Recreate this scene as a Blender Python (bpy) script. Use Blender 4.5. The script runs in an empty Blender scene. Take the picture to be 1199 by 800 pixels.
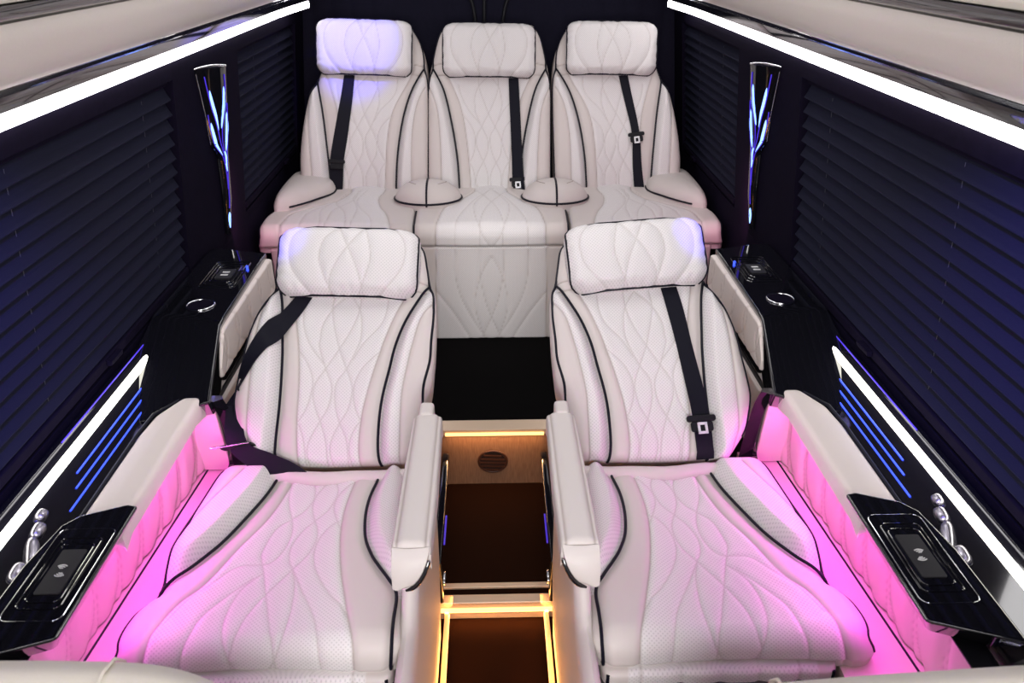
import bpy, bmesh, math, random
import numpy as np
from mathutils import Vector, Matrix

random.seed(4)
C = bpy.context.scene.collection
H = 1.66                         # eye height above the lowest floor; D below means depth under that height
F = 930.0                        # focal length in pixels of the 1199-wide frame
PITCH = math.radians(27.2996); YAW = math.radians(-1.5052)

# ------------------------------------------------------------------ camera
cam_d = bpy.data.cameras.new('camera'); cam = bpy.data.objects.new('camera', cam_d); C.objects.link(cam)
cam.location = (0, 0, H)
cam.rotation_euler = (math.pi/2 - PITCH, 0, YAW)
cam_d.sensor_width = 36.0; cam_d.lens = 36.0*F/1199.0
cam_d.clip_start = 0.02
cam_d.dof.use_dof = True; cam_d.dof.focus_distance = 2.0; cam_d.dof.aperture_fstop = 8.0
bpy.context.scene.camera = cam
def _rot():
    cz, sz = math.cos(YAW), math.sin(YAW); t = math.pi/2-PITCH
    return np.array([[cz,-sz,0],[sz,cz,0],[0,0,1]]) @ np.array([[1,0,0],[0,math.cos(t),-math.sin(t)],[0,math.sin(t),math.cos(t)]])
RC = _rot()
def ray(x, y): return RC @ np.array([(x-599.5)/F, -(y-400)/F, -1.0])   # line of sight of a measured point

# ------------------------------------------------------------------ materials
def new_mat(name):
    m = bpy.data.materials.new(name); m.use_nodes = True
    nt = m.node_tree; b = nt.nodes['Principled BSDF']
    return m, nt, b
def plain(name, col, rough=.5, metal=0, coat=0, spec=.5):
    m, nt, b = new_mat(name)
    b.inputs['Base Color'].default_value = (*col, 1); b.inputs['Roughness'].default_value = rough
    b.inputs['Metallic'].default_value = metal; b.inputs['Coat Weight'].default_value = coat
    b.inputs['Specular IOR Level'].default_value = spec
    return m
def noisy(name, c1, c2, scale, rough=.7, bump=.1, detail=4, sheen=0, stretch=None, spec=.5):
    m, nt, b = new_mat(name); N = nt.nodes.new; L = nt.links.new
    tc = N('ShaderNodeTexCoord'); mp = N('ShaderNodeMapping'); no = N('ShaderNodeTexNoise'); mx = N('ShaderNodeMix'); bp = N('ShaderNodeBump')
    if stretch: mp.inputs['Scale'].default_value = stretch
    no.inputs['Scale'].default_value = scale; no.inputs['Detail'].default_value = detail
    mx.data_type = 'RGBA'; mx.inputs[6].default_value = (*c1,1); mx.inputs[7].default_value = (*c2,1)
    bp.inputs['Strength'].default_value = bump; bp.inputs['Distance'].default_value = .002
    L(tc.outputs['Object'], mp.inputs['Vector']); L(mp.outputs['Vector'], no.inputs['Vector'])
    L(no.outputs['Fac'], mx.inputs[0]); L(mx.outputs[2], b.inputs['Base Color']); L(no.outputs['Fac'], bp.inputs['Height']); L(bp.outputs['Normal'], b.inputs['Normal'])
    b.inputs['Roughness'].default_value = rough; b.inputs['Sheen Weight'].default_value = sheen; b.inputs['Specular IOR Level'].default_value = spec
    return m
def glow(name, col, strength):
    m, nt, b = new_mat(name)
    b.inputs['Base Color'].default_value = (*col,1); b.inputs['Emission Color'].default_value = (*col,1); b.inputs['Emission Strength'].default_value = strength
    return m
def leather(name, smooth, perf, thread, rough=.5, hole=.45, pitch=.0058):
    m, nt, b = new_mat(name); N = nt.nodes.new; L = nt.links.new
    ap = N('ShaderNodeAttribute'); ap.attribute_name = 'perf'; asm = N('ShaderNodeAttribute'); asm.attribute_name = 'seam'
    uv = N('ShaderNodeUVMap'); mp = N('ShaderNodeMapping'); mp.inputs['Scale'].default_value = (1/pitch,)*3; mp.inputs['Rotation'].default_value = (0,0,math.pi/4)
    vo = N('ShaderNodeTexVoronoi'); vo.voronoi_dimensions = '2D'; vo.inputs['Randomness'].default_value = 0; vo.inputs['Scale'].default_value = 1
    rg = N('ShaderNodeMapRange'); rg.inputs[1].default_value = .34; rg.inputs[2].default_value = .2; rg.inputs[3].default_value = 0; rg.inputs[4].default_value = 1
    L(uv.outputs['UV'], mp.inputs['Vector']); L(mp.outputs['Vector'], vo.inputs['Vector']); L(vo.outputs['Distance'], rg.inputs[0])
    hl = N('ShaderNodeMath'); hl.operation = 'MULTIPLY'; L(rg.outputs[0], hl.inputs[0]); L(ap.outputs['Fac'], hl.inputs[1])
    hs = N('ShaderNodeMath'); hs.operation = 'MULTIPLY'; L(hl.outputs[0], hs.inputs[0]); hs.inputs[1].default_value = hole
    m1 = N('ShaderNodeMix'); m1.data_type = 'RGBA'; m1.inputs[6].default_value = (*smooth,1); m1.inputs[7].default_value = (*perf,1); L(ap.outputs['Fac'], m1.inputs[0])
    m2 = N('ShaderNodeMix'); m2.data_type = 'RGBA'; L(hs.outputs[0], m2.inputs[0]); L(m1.outputs[2], m2.inputs[6]); m2.inputs[7].default_value = tuple(.35*c for c in perf)+(1,)
    m3 = N('ShaderNodeMix'); m3.data_type = 'RGBA'; L(asm.outputs['Fac'], m3.inputs[0]); L(m2.outputs[2], m3.inputs[6]); m3.inputs[7].default_value = (*thread,1)
    L(m3.outputs[2], b.inputs['Base Color'])
    tc = N('ShaderNodeTexCoord'); no = N('ShaderNodeTexNoise'); no.inputs['Scale'].default_value = 420; no.inputs['Detail'].default_value = 2; L(tc.outputs['Object'], no.inputs['Vector'])
    ng = N('ShaderNodeMath'); ng.operation = 'MULTIPLY_ADD'; L(hl.outputs[0], ng.inputs[0]); ng.inputs[1].default_value = -1.2; L(no.outputs['Fac'], ng.inputs[2])
    bp = N('ShaderNodeBump'); bp.inputs['Strength'].default_value = .12; bp.inputs['Distance'].default_value = .001
    L(ng.outputs[0], bp.inputs['Height']); L(bp.outputs['Normal'], b.inputs['Normal'])
    b.inputs['Roughness'].default_value = rough; b.inputs['Specular IOR Level'].default_value = .35
    return m
M = {}
M['cream'] = leather('cream_leather', (.63,.575,.55), (.75,.72,.715), (.34,.28,.25), hole=.30)
M['panel_leather'] = leather('panel_leather', (.68,.58,.52), (.70,.61,.55), (.36,.26,.22))
M['duct_leather'] = noisy('duct_leather', (.60,.545,.49), (.64,.585,.53), 260, .55, .15)
M['pad_leather'] = leather('pad_leather', (.83,.74,.70), (.83,.74,.70), (.4,.3,.26))
M['beige'] = noisy('beige_leather', (.66,.61,.52), (.70,.65,.56), 300, .55, .1)
M['pipe'] = plain('black_piping', (.005,.005,.012), .45, 0, 0, .2)
M['webbing'] = noisy('belt_webbing', (.0035,.0035,.009), (.007,.007,.014), 600, .6, .2, stretch=(1,.2,1), spec=.15)
M['gloss'] = plain('gloss_black', (.006,.006,.009), .07, 0, 1.0)
M['black'] = plain('satin_black', (.008,.008,.011), .4, 0, 0, .2)
M['chrome'] = plain('chrome', (.75,.75,.78), .12, 1)
M['satin'] = plain('satin_metal', (.40,.38,.44), .30, 1)
M['steel'] = plain('bright_steel', (.82,.82,.84), .42, .6)
M['suede'] = noisy('dark_suede', (.0045,.0032,.009), (.008,.006,.016), 60, .95, .15, sheen=0, spec=.04)
M['blind'] = noisy('blind_fabric', (.011,.0115,.023), (.0145,.015,.029), 300, .9, .15, spec=.05)
M['cord'] = plain('blind_cord', (.035,.035,.055), .8)
M['curtain'] = noisy('rear_lining', (.008,.0075,.016), (.013,.012,.024), 90, .95, .2, spec=.1)
M['carpet'] = noisy('brown_carpet', (.010,.004,.0022), (.021,.0075,.004), 700, 1, .5, spec=.02)
M['platform_carpet'] = noisy('black_carpet', (.0025,.0023,.0026), (.0065,.006,.006), 700, 1, .5, spec=.02)
M['wood'] = noisy('oak_veneer', (.15,.065,.032), (.38,.205,.12), 30, .45, .05, 8, stretch=(7,1,1.0))
M['brown_plastic'] = plain('brown_plastic', (.06,.018,.009), .45)
M['trim_metal'] = plain('pale_nosing', (.66,.50,.36), .35, .3)
M['seatbase'] = plain('seat_base_grey', (.05,.045,.045), .5)
M['ceiling'] = noisy('ceiling_suede', (.10,.09,.10), (.14,.125,.135), 200, .6, .1)
M['glass'] = plain('tinted_glass', (.01,.01,.014), .05, 0, 1)
M['led_white'] = glow('white_led', (1,.965,.98), 9)
M['led_console'] = glow('warm_white_led', (1,.97,.84), 7)
M['led_amber'] = glow('amber_led', (1,.52,.17), 2.6)
M['led_blue'] = glow('blue_led', (.035,.08,1), 1.5)
M['led_blue_dim'] = glow('violet_led', (.08,.04,.75), .42)
M['led_sky'] = glow('pale_blue_led', (.24,.42,1), 2.2)
M['led_pink'] = glow('pink_led', (1,.07,.95), 5.5)
M['thread'] = plain('taupe_thread', (.36,.29,.26), .7)
M['rubber'] = plain('rubber_pad', (.022,.021,.026), .5)
M['print'] = plain('white_print', (.75,.75,.75), .5)
M['red'] = plain('red_button', (.5,.02,.02), .4)

# ------------------------------------------------------------------ object helpers
def tag(o, label=None, cat=None, group=None, kind=None):
    for k, v in (('label',label),('category',cat),('group',group),('kind',kind)):
        if v: o[k] = v
    return o
def empty(name, loc, label, cat, group=None):
    o = bpy.data.objects.new(name, None); C.objects.link(o); o.location = loc; o.empty_display_size = .05
    return tag(o, label, cat, group)
def root_of(p):
    loc = Vector((0,0,0))
    while p is not None: loc += p.location; p = p.parent
    return loc
def link(name, me, mat, parent=None, smooth=True, bevel=0, seg=3):
    o = bpy.data.objects.new(name, me); C.objects.link(o)
    if mat is not None: me.materials.append(mat)
    if parent is not None:
        off = root_of(parent); me.transform(Matrix.Translation(-off)); o.parent = parent
    if smooth:
        me.polygons.foreach_set('use_smooth', [True]*len(me.polygons))
        if bevel == 0:
            try: me.set_sharp_from_angle(angle=math.radians(50))
            except Exception: pass
    if bevel:
        b = o.modifiers.new('bevel', 'BEVEL'); b.width = bevel; b.segments = seg; b.limit_method = 'ANGLE'; b.angle_limit = math.radians(25)
        b.harden_normals = False
        w = o.modifiers.new('wn', 'WEIGHTED_NORMAL'); w.keep_sharp = True
    return o
class MB:
    def __init__(s): s.v = []; s.f = []
    def add(s, vs, fs):
        o = len(s.v); s.v += [tuple(map(float,p)) for p in vs]; s.f += [tuple(o+i for i in f) for f in fs]; return s
    def box(s, x0, x1, y0, y1, z0, z1):
        return s.add([(x0,y0,z0),(x1,y0,z0),(x1,y1,z0),(x0,y1,z0),(x0,y0,z1),(x1,y0,z1),(x1,y1,z1),(x0,y1,z1)],
                     [(0,3,2,1),(4,5,6,7),(0,1,5,4),(1,2,6,5),(2,3,7,6),(3,0,4,7)])
    def loft(s, rings, cap=True, closed=True):
        n = len(rings[0]); vs = [p for r in rings for p in r]; fs = []
        for i in range(len(rings)-1):
            for j in range(n if closed else n-1):
                a = i*n+j; b = i*n+(j+1)%n
                fs.append((a,b,b+n,a+n))
        if cap and closed: fs += [tuple(range(n-1,-1,-1)), tuple((len(rings)-1)*n+j for j in range(n))]
        return s.add(vs, fs)
    def prism(s, pts, d):                      # polygon (3D points) swept by vector d
        d = np.array(d, float); return s.loft([[np.array(p,float) for p in pts], [np.array(p,float)+d for p in pts]])
    def tube(s, pts, r, n=8, closed=False):
        P = [np.array(p,float) for p in pts]; rings = []; N0 = None; m = len(P)
        for i in range(m):
            t = (P[(i+1)%m]-P[i-1]) if closed else P[min(i+1,m-1)]-P[max(i-1,0)]
            t = t/(np.linalg.norm(t)+1e-12)
            if N0 is None:
                N0 = np.cross(t, [0.3,0.1,1]); N0 /= np.linalg.norm(N0)
            N0 = N0 - t*np.dot(N0,t); N0 /= np.linalg.norm(N0)+1e-12; B = np.cross(t,N0)
            rr = r[i] if hasattr(r,'__len__') else r
            rings.append([P[i]+rr*(math.cos(2*math.pi*k/n)*N0+math.sin(2*math.pi*k/n)*B) for k in range(n)])
        if closed: rings.append(rings[0]); return s.loft(rings, cap=False)
        return s.loft(rings)
    def build(s, name, mat, parent=None, **k):
        me = bpy.data.meshes.new(name); me.from_pydata(s.v, [], s.f); me.update()
        bm = bmesh.new(); bm.from_mesh(me); bmesh.ops.remove_doubles(bm, verts=bm.verts, dist=1e-6); bmesh.ops.recalc_face_normals(bm, faces=bm.faces); bm.to_mesh(me); bm.free()
        return link(name, me, mat, parent, **k)
def spline(pts, n=6, closed=False):
    P = [np.array(p,float) for p in pts]; m = len(P)
    if m < 3 and not closed:
        return [P[0]+(P[1]-P[0])*t for t in np.linspace(0,1,n+1)]
    out = []
    for i in range(m if closed else m-1):
        if closed: a,b,c,d = P[i-1],P[i],P[(i+1)%m],P[(i+2)%m]
        else: a,b,c,d = P[max(i-1,0)],P[i],P[i+1],P[min(i+2,m-1)]
        for k in range(n):
            t = k/n
            out.append(.5*((2*b)+(c-a)*t+(2*a-5*b+4*c-d)*t*t+(3*b-a-3*c+d)*t**3))
    if not closed: out.append(P[-1])
    return out
def W(s, x, y, d): return (s*x, y, H-d)          # side s (-1 left, +1 right), distance from the middle, depth into the van, depth under eye height

# ------------------------------------------------------------------ upholstered panels
class Plane:
    """A cushion's own flat frame: o origin, a across, b along, n outwards; optional rolled front edge (radius R starting at b=bf)."""
    def __init__(s, o, a, b, bf=None, R=.05):
        s.o = np.array(o,float); s.a = np.array(a,float); s.b = np.array(b,float); s.n = np.cross(s.a, s.b); s.bf = bf; s.R = R
    def pos(s, A, B, Hh):
        A = np.asarray(A,float); B = np.asarray(B,float); Hh = np.asarray(Hh,float)
        bb = B.copy(); nn = np.zeros_like(B); nb = np.zeros_like(B); nv = np.ones_like(B)
        if s.bf is not None:
            t = s.bf - B; R = s.R; q = np.clip(t/R, 0, math.pi/2); ex = np.maximum(t-R*math.pi/2, 0); m = t > 0
            bb = np.where(m, s.bf - R*np.sin(q), B); nn = np.where(m, -R*(1-np.cos(q)) - ex, 0)
            nb = np.where(m, -np.sin(q), 0); nv = np.where(m, np.cos(q), 1)
        bb = bb + nb*Hh; nn = nn + nv*Hh
        return s.o + A[...,None]*s.a + bb[...,None]*s.b + nn[...,None]*s.n
    def px(s, x, y):
        r = ray(x, y); c = np.array([0,0,H])
        t = np.dot(s.o-c, s.n)/np.dot(r, s.n); p = c+r*t-s.o
        A, B = float(np.dot(p,s.a)), float(np.dot(p,s.b))
        if s.bf is None or B > s.bf: return (A, B)
        bs = np.linspace(s.bf, s.bf-s.R*1.6-.5, 600); Q = s.pos(np.zeros_like(bs), bs, np.zeros_like(bs))
        sl = (H-Q[:,2])/Q[:,1]; k = int(np.argmin(np.abs(sl-(-r[2]/r[1]))))
        return (float(Q[k,1]*r[0]/r[1]), float(bs[k]))
    def pxs(s, pts): return [s.px(*p) for p in pts]
def curve_fn(pts):
    q = spline(pts, 5); q = sorted([(p[1],p[0]) for p in q]); bb = np.array([p[0] for p in q]); aa = np.array([p[1] for p in q])
    return lambda b: np.interp(b, bb, aa)
def seg_dist(P, polys):
    S = []
    for p in polys:
        p = np.array(p,float)
        if len(p) > 1: S.append(np.hstack([p[:-1],p[1:]]))
    if not S: return np.full(len(P), 9.0)
    S = np.vstack(S).astype(np.float32); out = np.empty(len(P),np.float32); P = P.astype(np.float32)
    A = S[:,:2]; D = S[:,2:]-A; L = (D*D).sum(1)+1e-12
    for i in range(0,len(P),4000):
        q = P[i:i+4000,None,:]-A[None]; t = np.clip((q*D[None]).sum(2)/L[None],0,1)
        e = q-t[...,None]*D[None]; out[i:i+4000] = np.sqrt((e*e).sum(2).min(1))
    return out
sm = lambda x: np.clip(x,0,1)**2*(3-2*np.clip(x,0,1))
class Pad:
    def __init__(s, plane, left, right, b0, b1, R=.035, Rf=None, Rb=None, quilt=(), seams=(), creases=(), perf=None, raise_fn=None, qd=.0022, qw=.0075, thick=.10, corner=0.0, mirror=False, wrinkle=0, inset=0.0):
        s.__dict__.update(locals()); s.Rf = R if Rf is None else Rf; s.Rb = R if Rb is None else Rb
        s.quilt = [spline(q,5) for q in quilt]; s.seams = [spline(q,5) for q in seams]; s.creases = [spline(q,5) for q in creases]
    def edges(s, B):
        l, r = s.left(B), s.right(B)
        if s.corner:
            c = s.corner
            for d in (B-s.b0, s.b1-B):
                k = np.clip(1-d/c,0,1); off = c*(1-np.sqrt(np.maximum(1-k*k,0))); l = l+off; r = r-off
        return l, r
    def height(s, A, B, full=True):
        A = np.asarray(A,float); B = np.asarray(B,float); l, r = s.edges(B)
        h = np.zeros_like(A)
        for d, R in ((A-l,s.R),(r-A,s.R),(B-s.b0,s.Rf),(s.b1-B,s.Rb)):
            if R > 0:
                k = np.clip(1-d/R,0,1); h = h-R*(1-np.sqrt(np.maximum(1-k*k,0)))
        if s.raise_fn is not None: h = h+s.raise_fn(A,B)
        s._seam = np.zeros_like(A)
        if full:
            P = np.stack([A.ravel(),B.ravel()],1)
            if s.quilt:
                d = seg_dist(P,s.quilt).reshape(A.shape)
                h = h-s.qd*np.exp(-(d/s.qw)**2)-.0009*np.exp(-(d/.0028)**2); s._seam = np.maximum(s._seam, .38*np.exp(-(d/.0016)**2))
            if s.seams:
                d = seg_dist(P,s.seams).reshape(A.shape)
                h = h-.0035*np.exp(-(d/.007)**2)-.0012*np.exp(-(d/.0025)**2); s._seam = np.maximum(s._seam, .75*np.exp(-(d/.0019)**2))
            if s.creases:
                d = seg_dist(P,s.creases).reshape(A.shape)
                h = h-.006*np.exp(-(d/.011)**2)
        if s.wrinkle:
            e = np.minimum(np.minimum(A-l,r-A),np.minimum(B-s.b0,s.b1-B)); w = np.exp(-(e/.022)**2)
            h = h+s.wrinkle*w*np.sin(130*(A+B*1.3)+3*np.sin(47*A-31*B))
        return h
    def pts(s, ab, lift=0.0, full=False):
        A = np.array([p[0] for p in ab]); B = np.array([p[1] for p in ab])
        l, r = s.edges(np.clip(B,s.b0,s.b1)); A = np.clip(A,l,r); B = np.clip(B,s.b0,s.b1)
        hh = s.height(A,B,full)+lift
        P = s.plane.pos(A,B,hh)
        if s.mirror: P = P*np.array([-1,1,1])
        return P
    def build(s, name, mat, parent, NU=120, NV=120):
        # denser rows and columns near the rounded rims
        u = np.linspace(-1,1,NU); u = .75*u+.25*np.sin(u*math.pi/2); v = np.linspace(0,1,NV); vv = 2*v-1; v = .5+.5*(.75*vv+.25*np.sin(vv*math.pi/2))
        Bv = s.b0+(s.b1-s.b0)*v; l, r = s.edges(Bv)
        A = (l[:,None]+r[:,None])/2+(r-l)[:,None]/2*u[None,:]; B = np.repeat(Bv[:,None],NU,1)
        h = s.height(A,B); P = s.plane.pos(A,B,h)
        rim = [(0,i) for i in range(NU)]+[(j,NU-1) for j in range(1,NV)]+[(NV-1,i) for i in range(NU-2,-1,-1)]+[(j,0) for j in range(NV-2,0,-1)]
        V = P.reshape(-1,3); n0 = len(V); RP = np.array([P[j,i] for j,i in rim]); cen = RP.mean(0)
        nrm = s.plane.n
        back = RP-nrm*s.thick; back = back+(cen-nrm*s.thick-back)*s.inset
        low = back
        V = np.vstack([V, low, [low.mean(0)]]); idx = np.arange(NV*NU).reshape(NV,NU)
        q = np.stack([idx[:-1,:-1],idx[:-1,1:],idx[1:,1:],idx[1:,:-1]],-1).reshape(-1,4).tolist()
        m = len(rim); R0 = [j*NU+i for j,i in rim]
        for k in range(m):
            k2 = (k+1)%m
            q.append([R0[k2],R0[k],n0+k,n0+k2]); q.append([n0+k2,n0+k,n0+m])
        if s.mirror: V = V*np.array([-1,1,1]); q = [f[::-1] for f in q]
        me = bpy.data.meshes.new(name); me.from_pydata(V.tolist(),[],q)
        seam = np.concatenate([s._seam.ravel(),np.zeros(m+1)]); pf = np.zeros(len(V))
        if s.perf is not None: pf[:n0] = s.perf(A,B).ravel()
        for nm, arr in (('seam',seam),('perf',pf)):
            at = me.attributes.new(nm,'FLOAT','POINT'); at.data.foreach_set('value', arr.astype(np.float32))
        uvl = me.uv_layers.new(name='UVMap'); AB = np.vstack([np.stack([A.ravel(),B.ravel()],1), np.zeros((m+1,2))])
        li = np.empty(len(me.loops),np.int32); me.loops.foreach_get('vertex_index',li); uvl.data.foreach_set('uv', AB[li].astype(np.float32).ravel())
        me.update()
        o = link(name, me, mat, parent, smooth=True)
        return o
    def pipe(s, ab, parent, r=.0032, lift=.0012, n=6, name='piping'):
        p = s.pts(spline(ab,n), lift); return MB().tube(p, r, 7).build(name, M['pipe'], parent)
def tube_pipe(pts, parent, r=.0032, closed=False, name='piping'):
    return MB().tube(pts, r, 7, closed).build(name, M['pipe'], parent)

# ================================================================== SETTING
wallx = lambda d: .80+(min(d,.9)-.27)*.1
YR = 3.72                                         # rear wall
Y0 = -.55                                         # open front (cab and windscreen lie there)
def wall(side, s):
    mb = MB(); T = .06
    ys = [Y0,.25,2.12,2.70,3.55,YR+.06]; ds = [-.22,.335,.872,H+.02]
    holes = {(1,1),(3,1)}
    # solid cells with their thickness, leaving the two window openings
    for i in range(5):
        for k in range(3):
            if (i,k) in holes: continue
            y0,y1,d0,d1 = ys[i],ys[i+1],ds[k],ds[k+1]
            sub = [d0]+([.9] if d0 < .9 < d1 else [])+[d1]
            for e0,e1 in zip(sub[:-1],sub[1:]):
                a,b = wallx(e0),wallx(e1)
                mb.loft([[W(s,a,y0,e0),W(s,a+T,y0,e0),W(s,b+T,y0,e1),W(s,b,y0,e1)],[W(s,a,y1,e0),W(s,a+T,y1,e0),W(s,b+T,y1,e1),W(s,b,y1,e1)]])
    return tag(mb.build('wall_'+side, M['suede'], smooth=False), kind='structure')
wall('left',-1); wall('right',1)
wn = 0
for s in (-1,1):
    for (y0,y1) in ((.25,2.12),(2.70,3.55)):
        wn += 1; a,b = wallx(.335)+.052, wallx(.872)+.052
        g = MB().loft([[W(s,a,y0,.335),W(s,a+.006,y0,.335),W(s,b+.006,y0,.872),W(s,b,y0,.872)],[W(s,a,y1,.335),W(s,a+.006,y1,.335),W(s,b+.006,y1,.872),W(s,b,y1,.872)]]).build('window_%d'%wn, M['glass'], smooth=False)
        tag(g, kind='structure')
# rear wall lined with softly ribbed dark fabric
mb = MB(); top=[]; n=160
xs = np.linspace(-.93,.93,n)
def rib(x): return YR-.010*abs(math.sin(x*math.pi/.085))**.5
f_ = [(x,rib(x),H+.22) for x in xs]; g_ = [(x,rib(x),0.0) for x in xs]
mb.add(f_+g_, [(i,i+1,n+i+1,n+i) for i in range(n-1)])
mb.box(-.93,.93,YR+.005,YR+.07,0,H+.22)
tag(mb.build('wall_back', M['curtain']), kind='structure')
for k,(pts) in enumerate(([(540,-14),(549,-4),(554,8),(557,30)],[(604,-14),(597,-4),(592,6),(588,30)],[(567,-14),(567,8),(567,40)])):
    P = []
    for p in spline(pts,6):
        r = ray(*p); t = (YR-.012)/r[1]; q = r*t; P.append((q[0],YR-.012,H+q[2]))
    tag(MB().tube(P,.008,8).build('trim_%d'%(k+1), M['black']), kind='structure')
# floors
fm = MB().box(-.90,.90,Y0,1.60,-.06,0).build('floor', M['carpet'], smooth=False); tag(fm, kind='structure')
fm = MB().box(-.90,.90,1.60,2.12,-.06,.05).build('floor_middle', M['carpet'], smooth=False); tag(fm, kind='structure')
fm = MB().box(-.90,.90,2.12,YR,-.06,.27).build('floor_platform', M['platform_carpet'], smooth=False); tag(fm, kind='structure')
# wood riser board of the platform, nosing profile and amber light
tag(MB().box(-.40,.40,2.105,2.1199,.05,.252).build('wall_riser', M['wood'], smooth=False), kind='structure')
tag(MB().prism([(-.40,2.092,.268),(-.40,2.135,.278),(-.40,2.135,.2705),(-.40,2.1199,.2705),(-.40,2.1199,.250),(-.40,2.092,.250)],(.80,0,0)).build('trim_4', M['trim_metal'], smooth=False, bevel=.002), kind='structure')
# step nosing of the middle floor
tag(MB().box(-.40,.40,1.632,1.650,.0502,.058).build('trim_5', M['trim_metal'], smooth=False, bevel=.002), kind='structure')
tag(MB().box(-.40,.40,1.575,1.607,.0,.058).build('trim_6', M['trim_metal'], smooth=False, bevel=.003), kind='structure')
ls = empty('step_light', (0,2.088,.255), 'amber light strip glowing under the edge of the black carpeted platform step', 'light strip', 'amber light strips along the aisle steps')
MB().box(-.155,.155,2.086,2.0915,.250,.258).build('light_tube', M['led_amber'], ls, smooth=False)
MB().box(-.157,.157,2.0916,2.0919,.246,.262).build('holder', M['trim_metal'], ls, smooth=False)
ls = empty('step_light', (0,1.57,.04), 'amber light strip along the front edge of the lower carpeted step', 'light strip', 'amber light strips along the aisle steps')
MB().box(-.150,.150,1.568,1.5745,.030,.040).build('light_tube', M['led_amber'], ls, smooth=False)
MB().box(-.152,.152,1.5745,1.5749,.026,.044).build('holder', M['trim_metal'], ls, smooth=False)
for s_,wd in ((-1,'left'),(1,'right')):
    ls = empty('aisle_light', (s_*.129,1.2,.03), 'amber light strip along the foot of the %s armchair beside the lowest carpet'%wd, 'light strip', 'amber light strips along the aisle sides')
    MB().box(min(s_*.1265,s_*.1285),max(s_*.1265,s_*.1285),.86,1.566,.024,.028).build('light_tube', M['led_amber'], ls, smooth=False)
    MB().box(min(s_*.1287,s_*.140),max(s_*.1287,s_*.140),.86,1.566,0,.036).build('holder', M['trim_metal'], ls, smooth=False, bevel=.002)
# ceiling
cb = MB().box(-.90,.90,Y0,YR+.06,H+.22,H+.27).build('ceiling', M['ceiling'], smooth=False); tag(cb, kind='structure')

# floor vent in the riser
fv = empty('floor_vent', (.0,2.104,.16), 'round brown slotted vent set in the wooden step riser', 'vent')
r = ray(577,540); t = 2.104/r[1]; vc = np.array([r[0]*t,2.104,H+r[2]*t])
ring = [vc+np.array([.0455*math.cos(a),0,.041*math.sin(a)]) for a in np.linspace(0,2*math.pi,40,endpoint=False)]
MB().tube([p+np.array([0,-.002,0]) for p in ring], .004, 8, True).build('rim', M['brown_plastic'], fv)
mb = MB().prism([p for p in ring],(0,-.002,0)); mb.build('disc', plain('dark_brown',(.02,.007,.004),.6), fv, smooth=False)
for k in range(5):
    zz = (k-2)*.0135; hw = .042*math.sqrt(1-(zz/.037)**2)
    mb = MB().prism([vc+np.array([-hw,-.002,zz+.004-.004]),vc+np.array([hw,-.002,zz-.012+.008]),vc+np.array([hw,-.002,zz-.0165+.008]),vc+np.array([-hw,-.002,zz-.0045])],(0,-.004,0))
    mb.build('slat', M['brown_plastic'], fv, smooth=False)

# ================================================================== OVERHEAD SIDE DUCTS WITH LIGHT STRIP
def overhead(s, word):
    rt = empty('overhead_panel', W(s,.78,1.6,.2), 'long cream padded overhead side panel with a white light strip, on the %s wall'%word, 'panel', 'overhead panels')
    yend = 3.45
    def sweep(prof, name, mat, y1=yend, **k):
        ys = list(np.linspace(Y0+.02, y1-.25, 12))+[y1-.17,y1-.10,y1-.04,y1]
        rings = []
        for y in ys:
            e = max(0,(y-(y1-.25))/.25); ins = .07*e*e
            rings.append([W(s,x-ins,y,d-ins*.25) for x,d in prof])
        return MB().loft(rings).build(name, mat, rt, **k)
    sweep([(.798,.262),(.790,.262),(.787,.275),(.790,.287),(.801,.287)],'light_strip',M['led_white'])
    sweep([(.797,.261),(.788,.261),(.783,.236),(.772,.222),(.765,.215),(.793,.205)],'gloss_trim',M['gloss'])
    sweep([(.7560,.2190),(.7500,.2180),(.7485,.2235),(.7520,.2275),(.7575,.2255)],'chrome_strip',M['chrome'])
    cov = []
    for t in np.linspace(0,1,14):
        a = t*math.pi/2; cov.append((.762-.095*math.sin(a)*.95-.01*t, .226-.115*(1-math.cos(a))**.9*1.0-.004*math.sin(a*2)))
    cov = [(.7574,.213),(.742,.214),(.722,.208),(.704,.193),(.692,.172),(.682,.148),(.677,.130),(.681,.116),(.7574,.116)]
    sweep(cov,'leather_cover',M['duct_leather'])
    sweep([(.7575,.1155),(.684,.1155),(.670,.106),(.668,.091),(.7575,.089)],'gloss_moulding',M['gloss'])
    sweep([(.7575,.0885),(.672,.0885),(.668,.080),(.672,.074),(.7575,.074)],'trim_band',M['beige'])
    sweep([(.7575,.0735),(.676,.0735),(.640,-.215),(.762,-.215)],'upper_cover',M['black'])
overhead(-1,'left'); overhead(1,'right')

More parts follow.
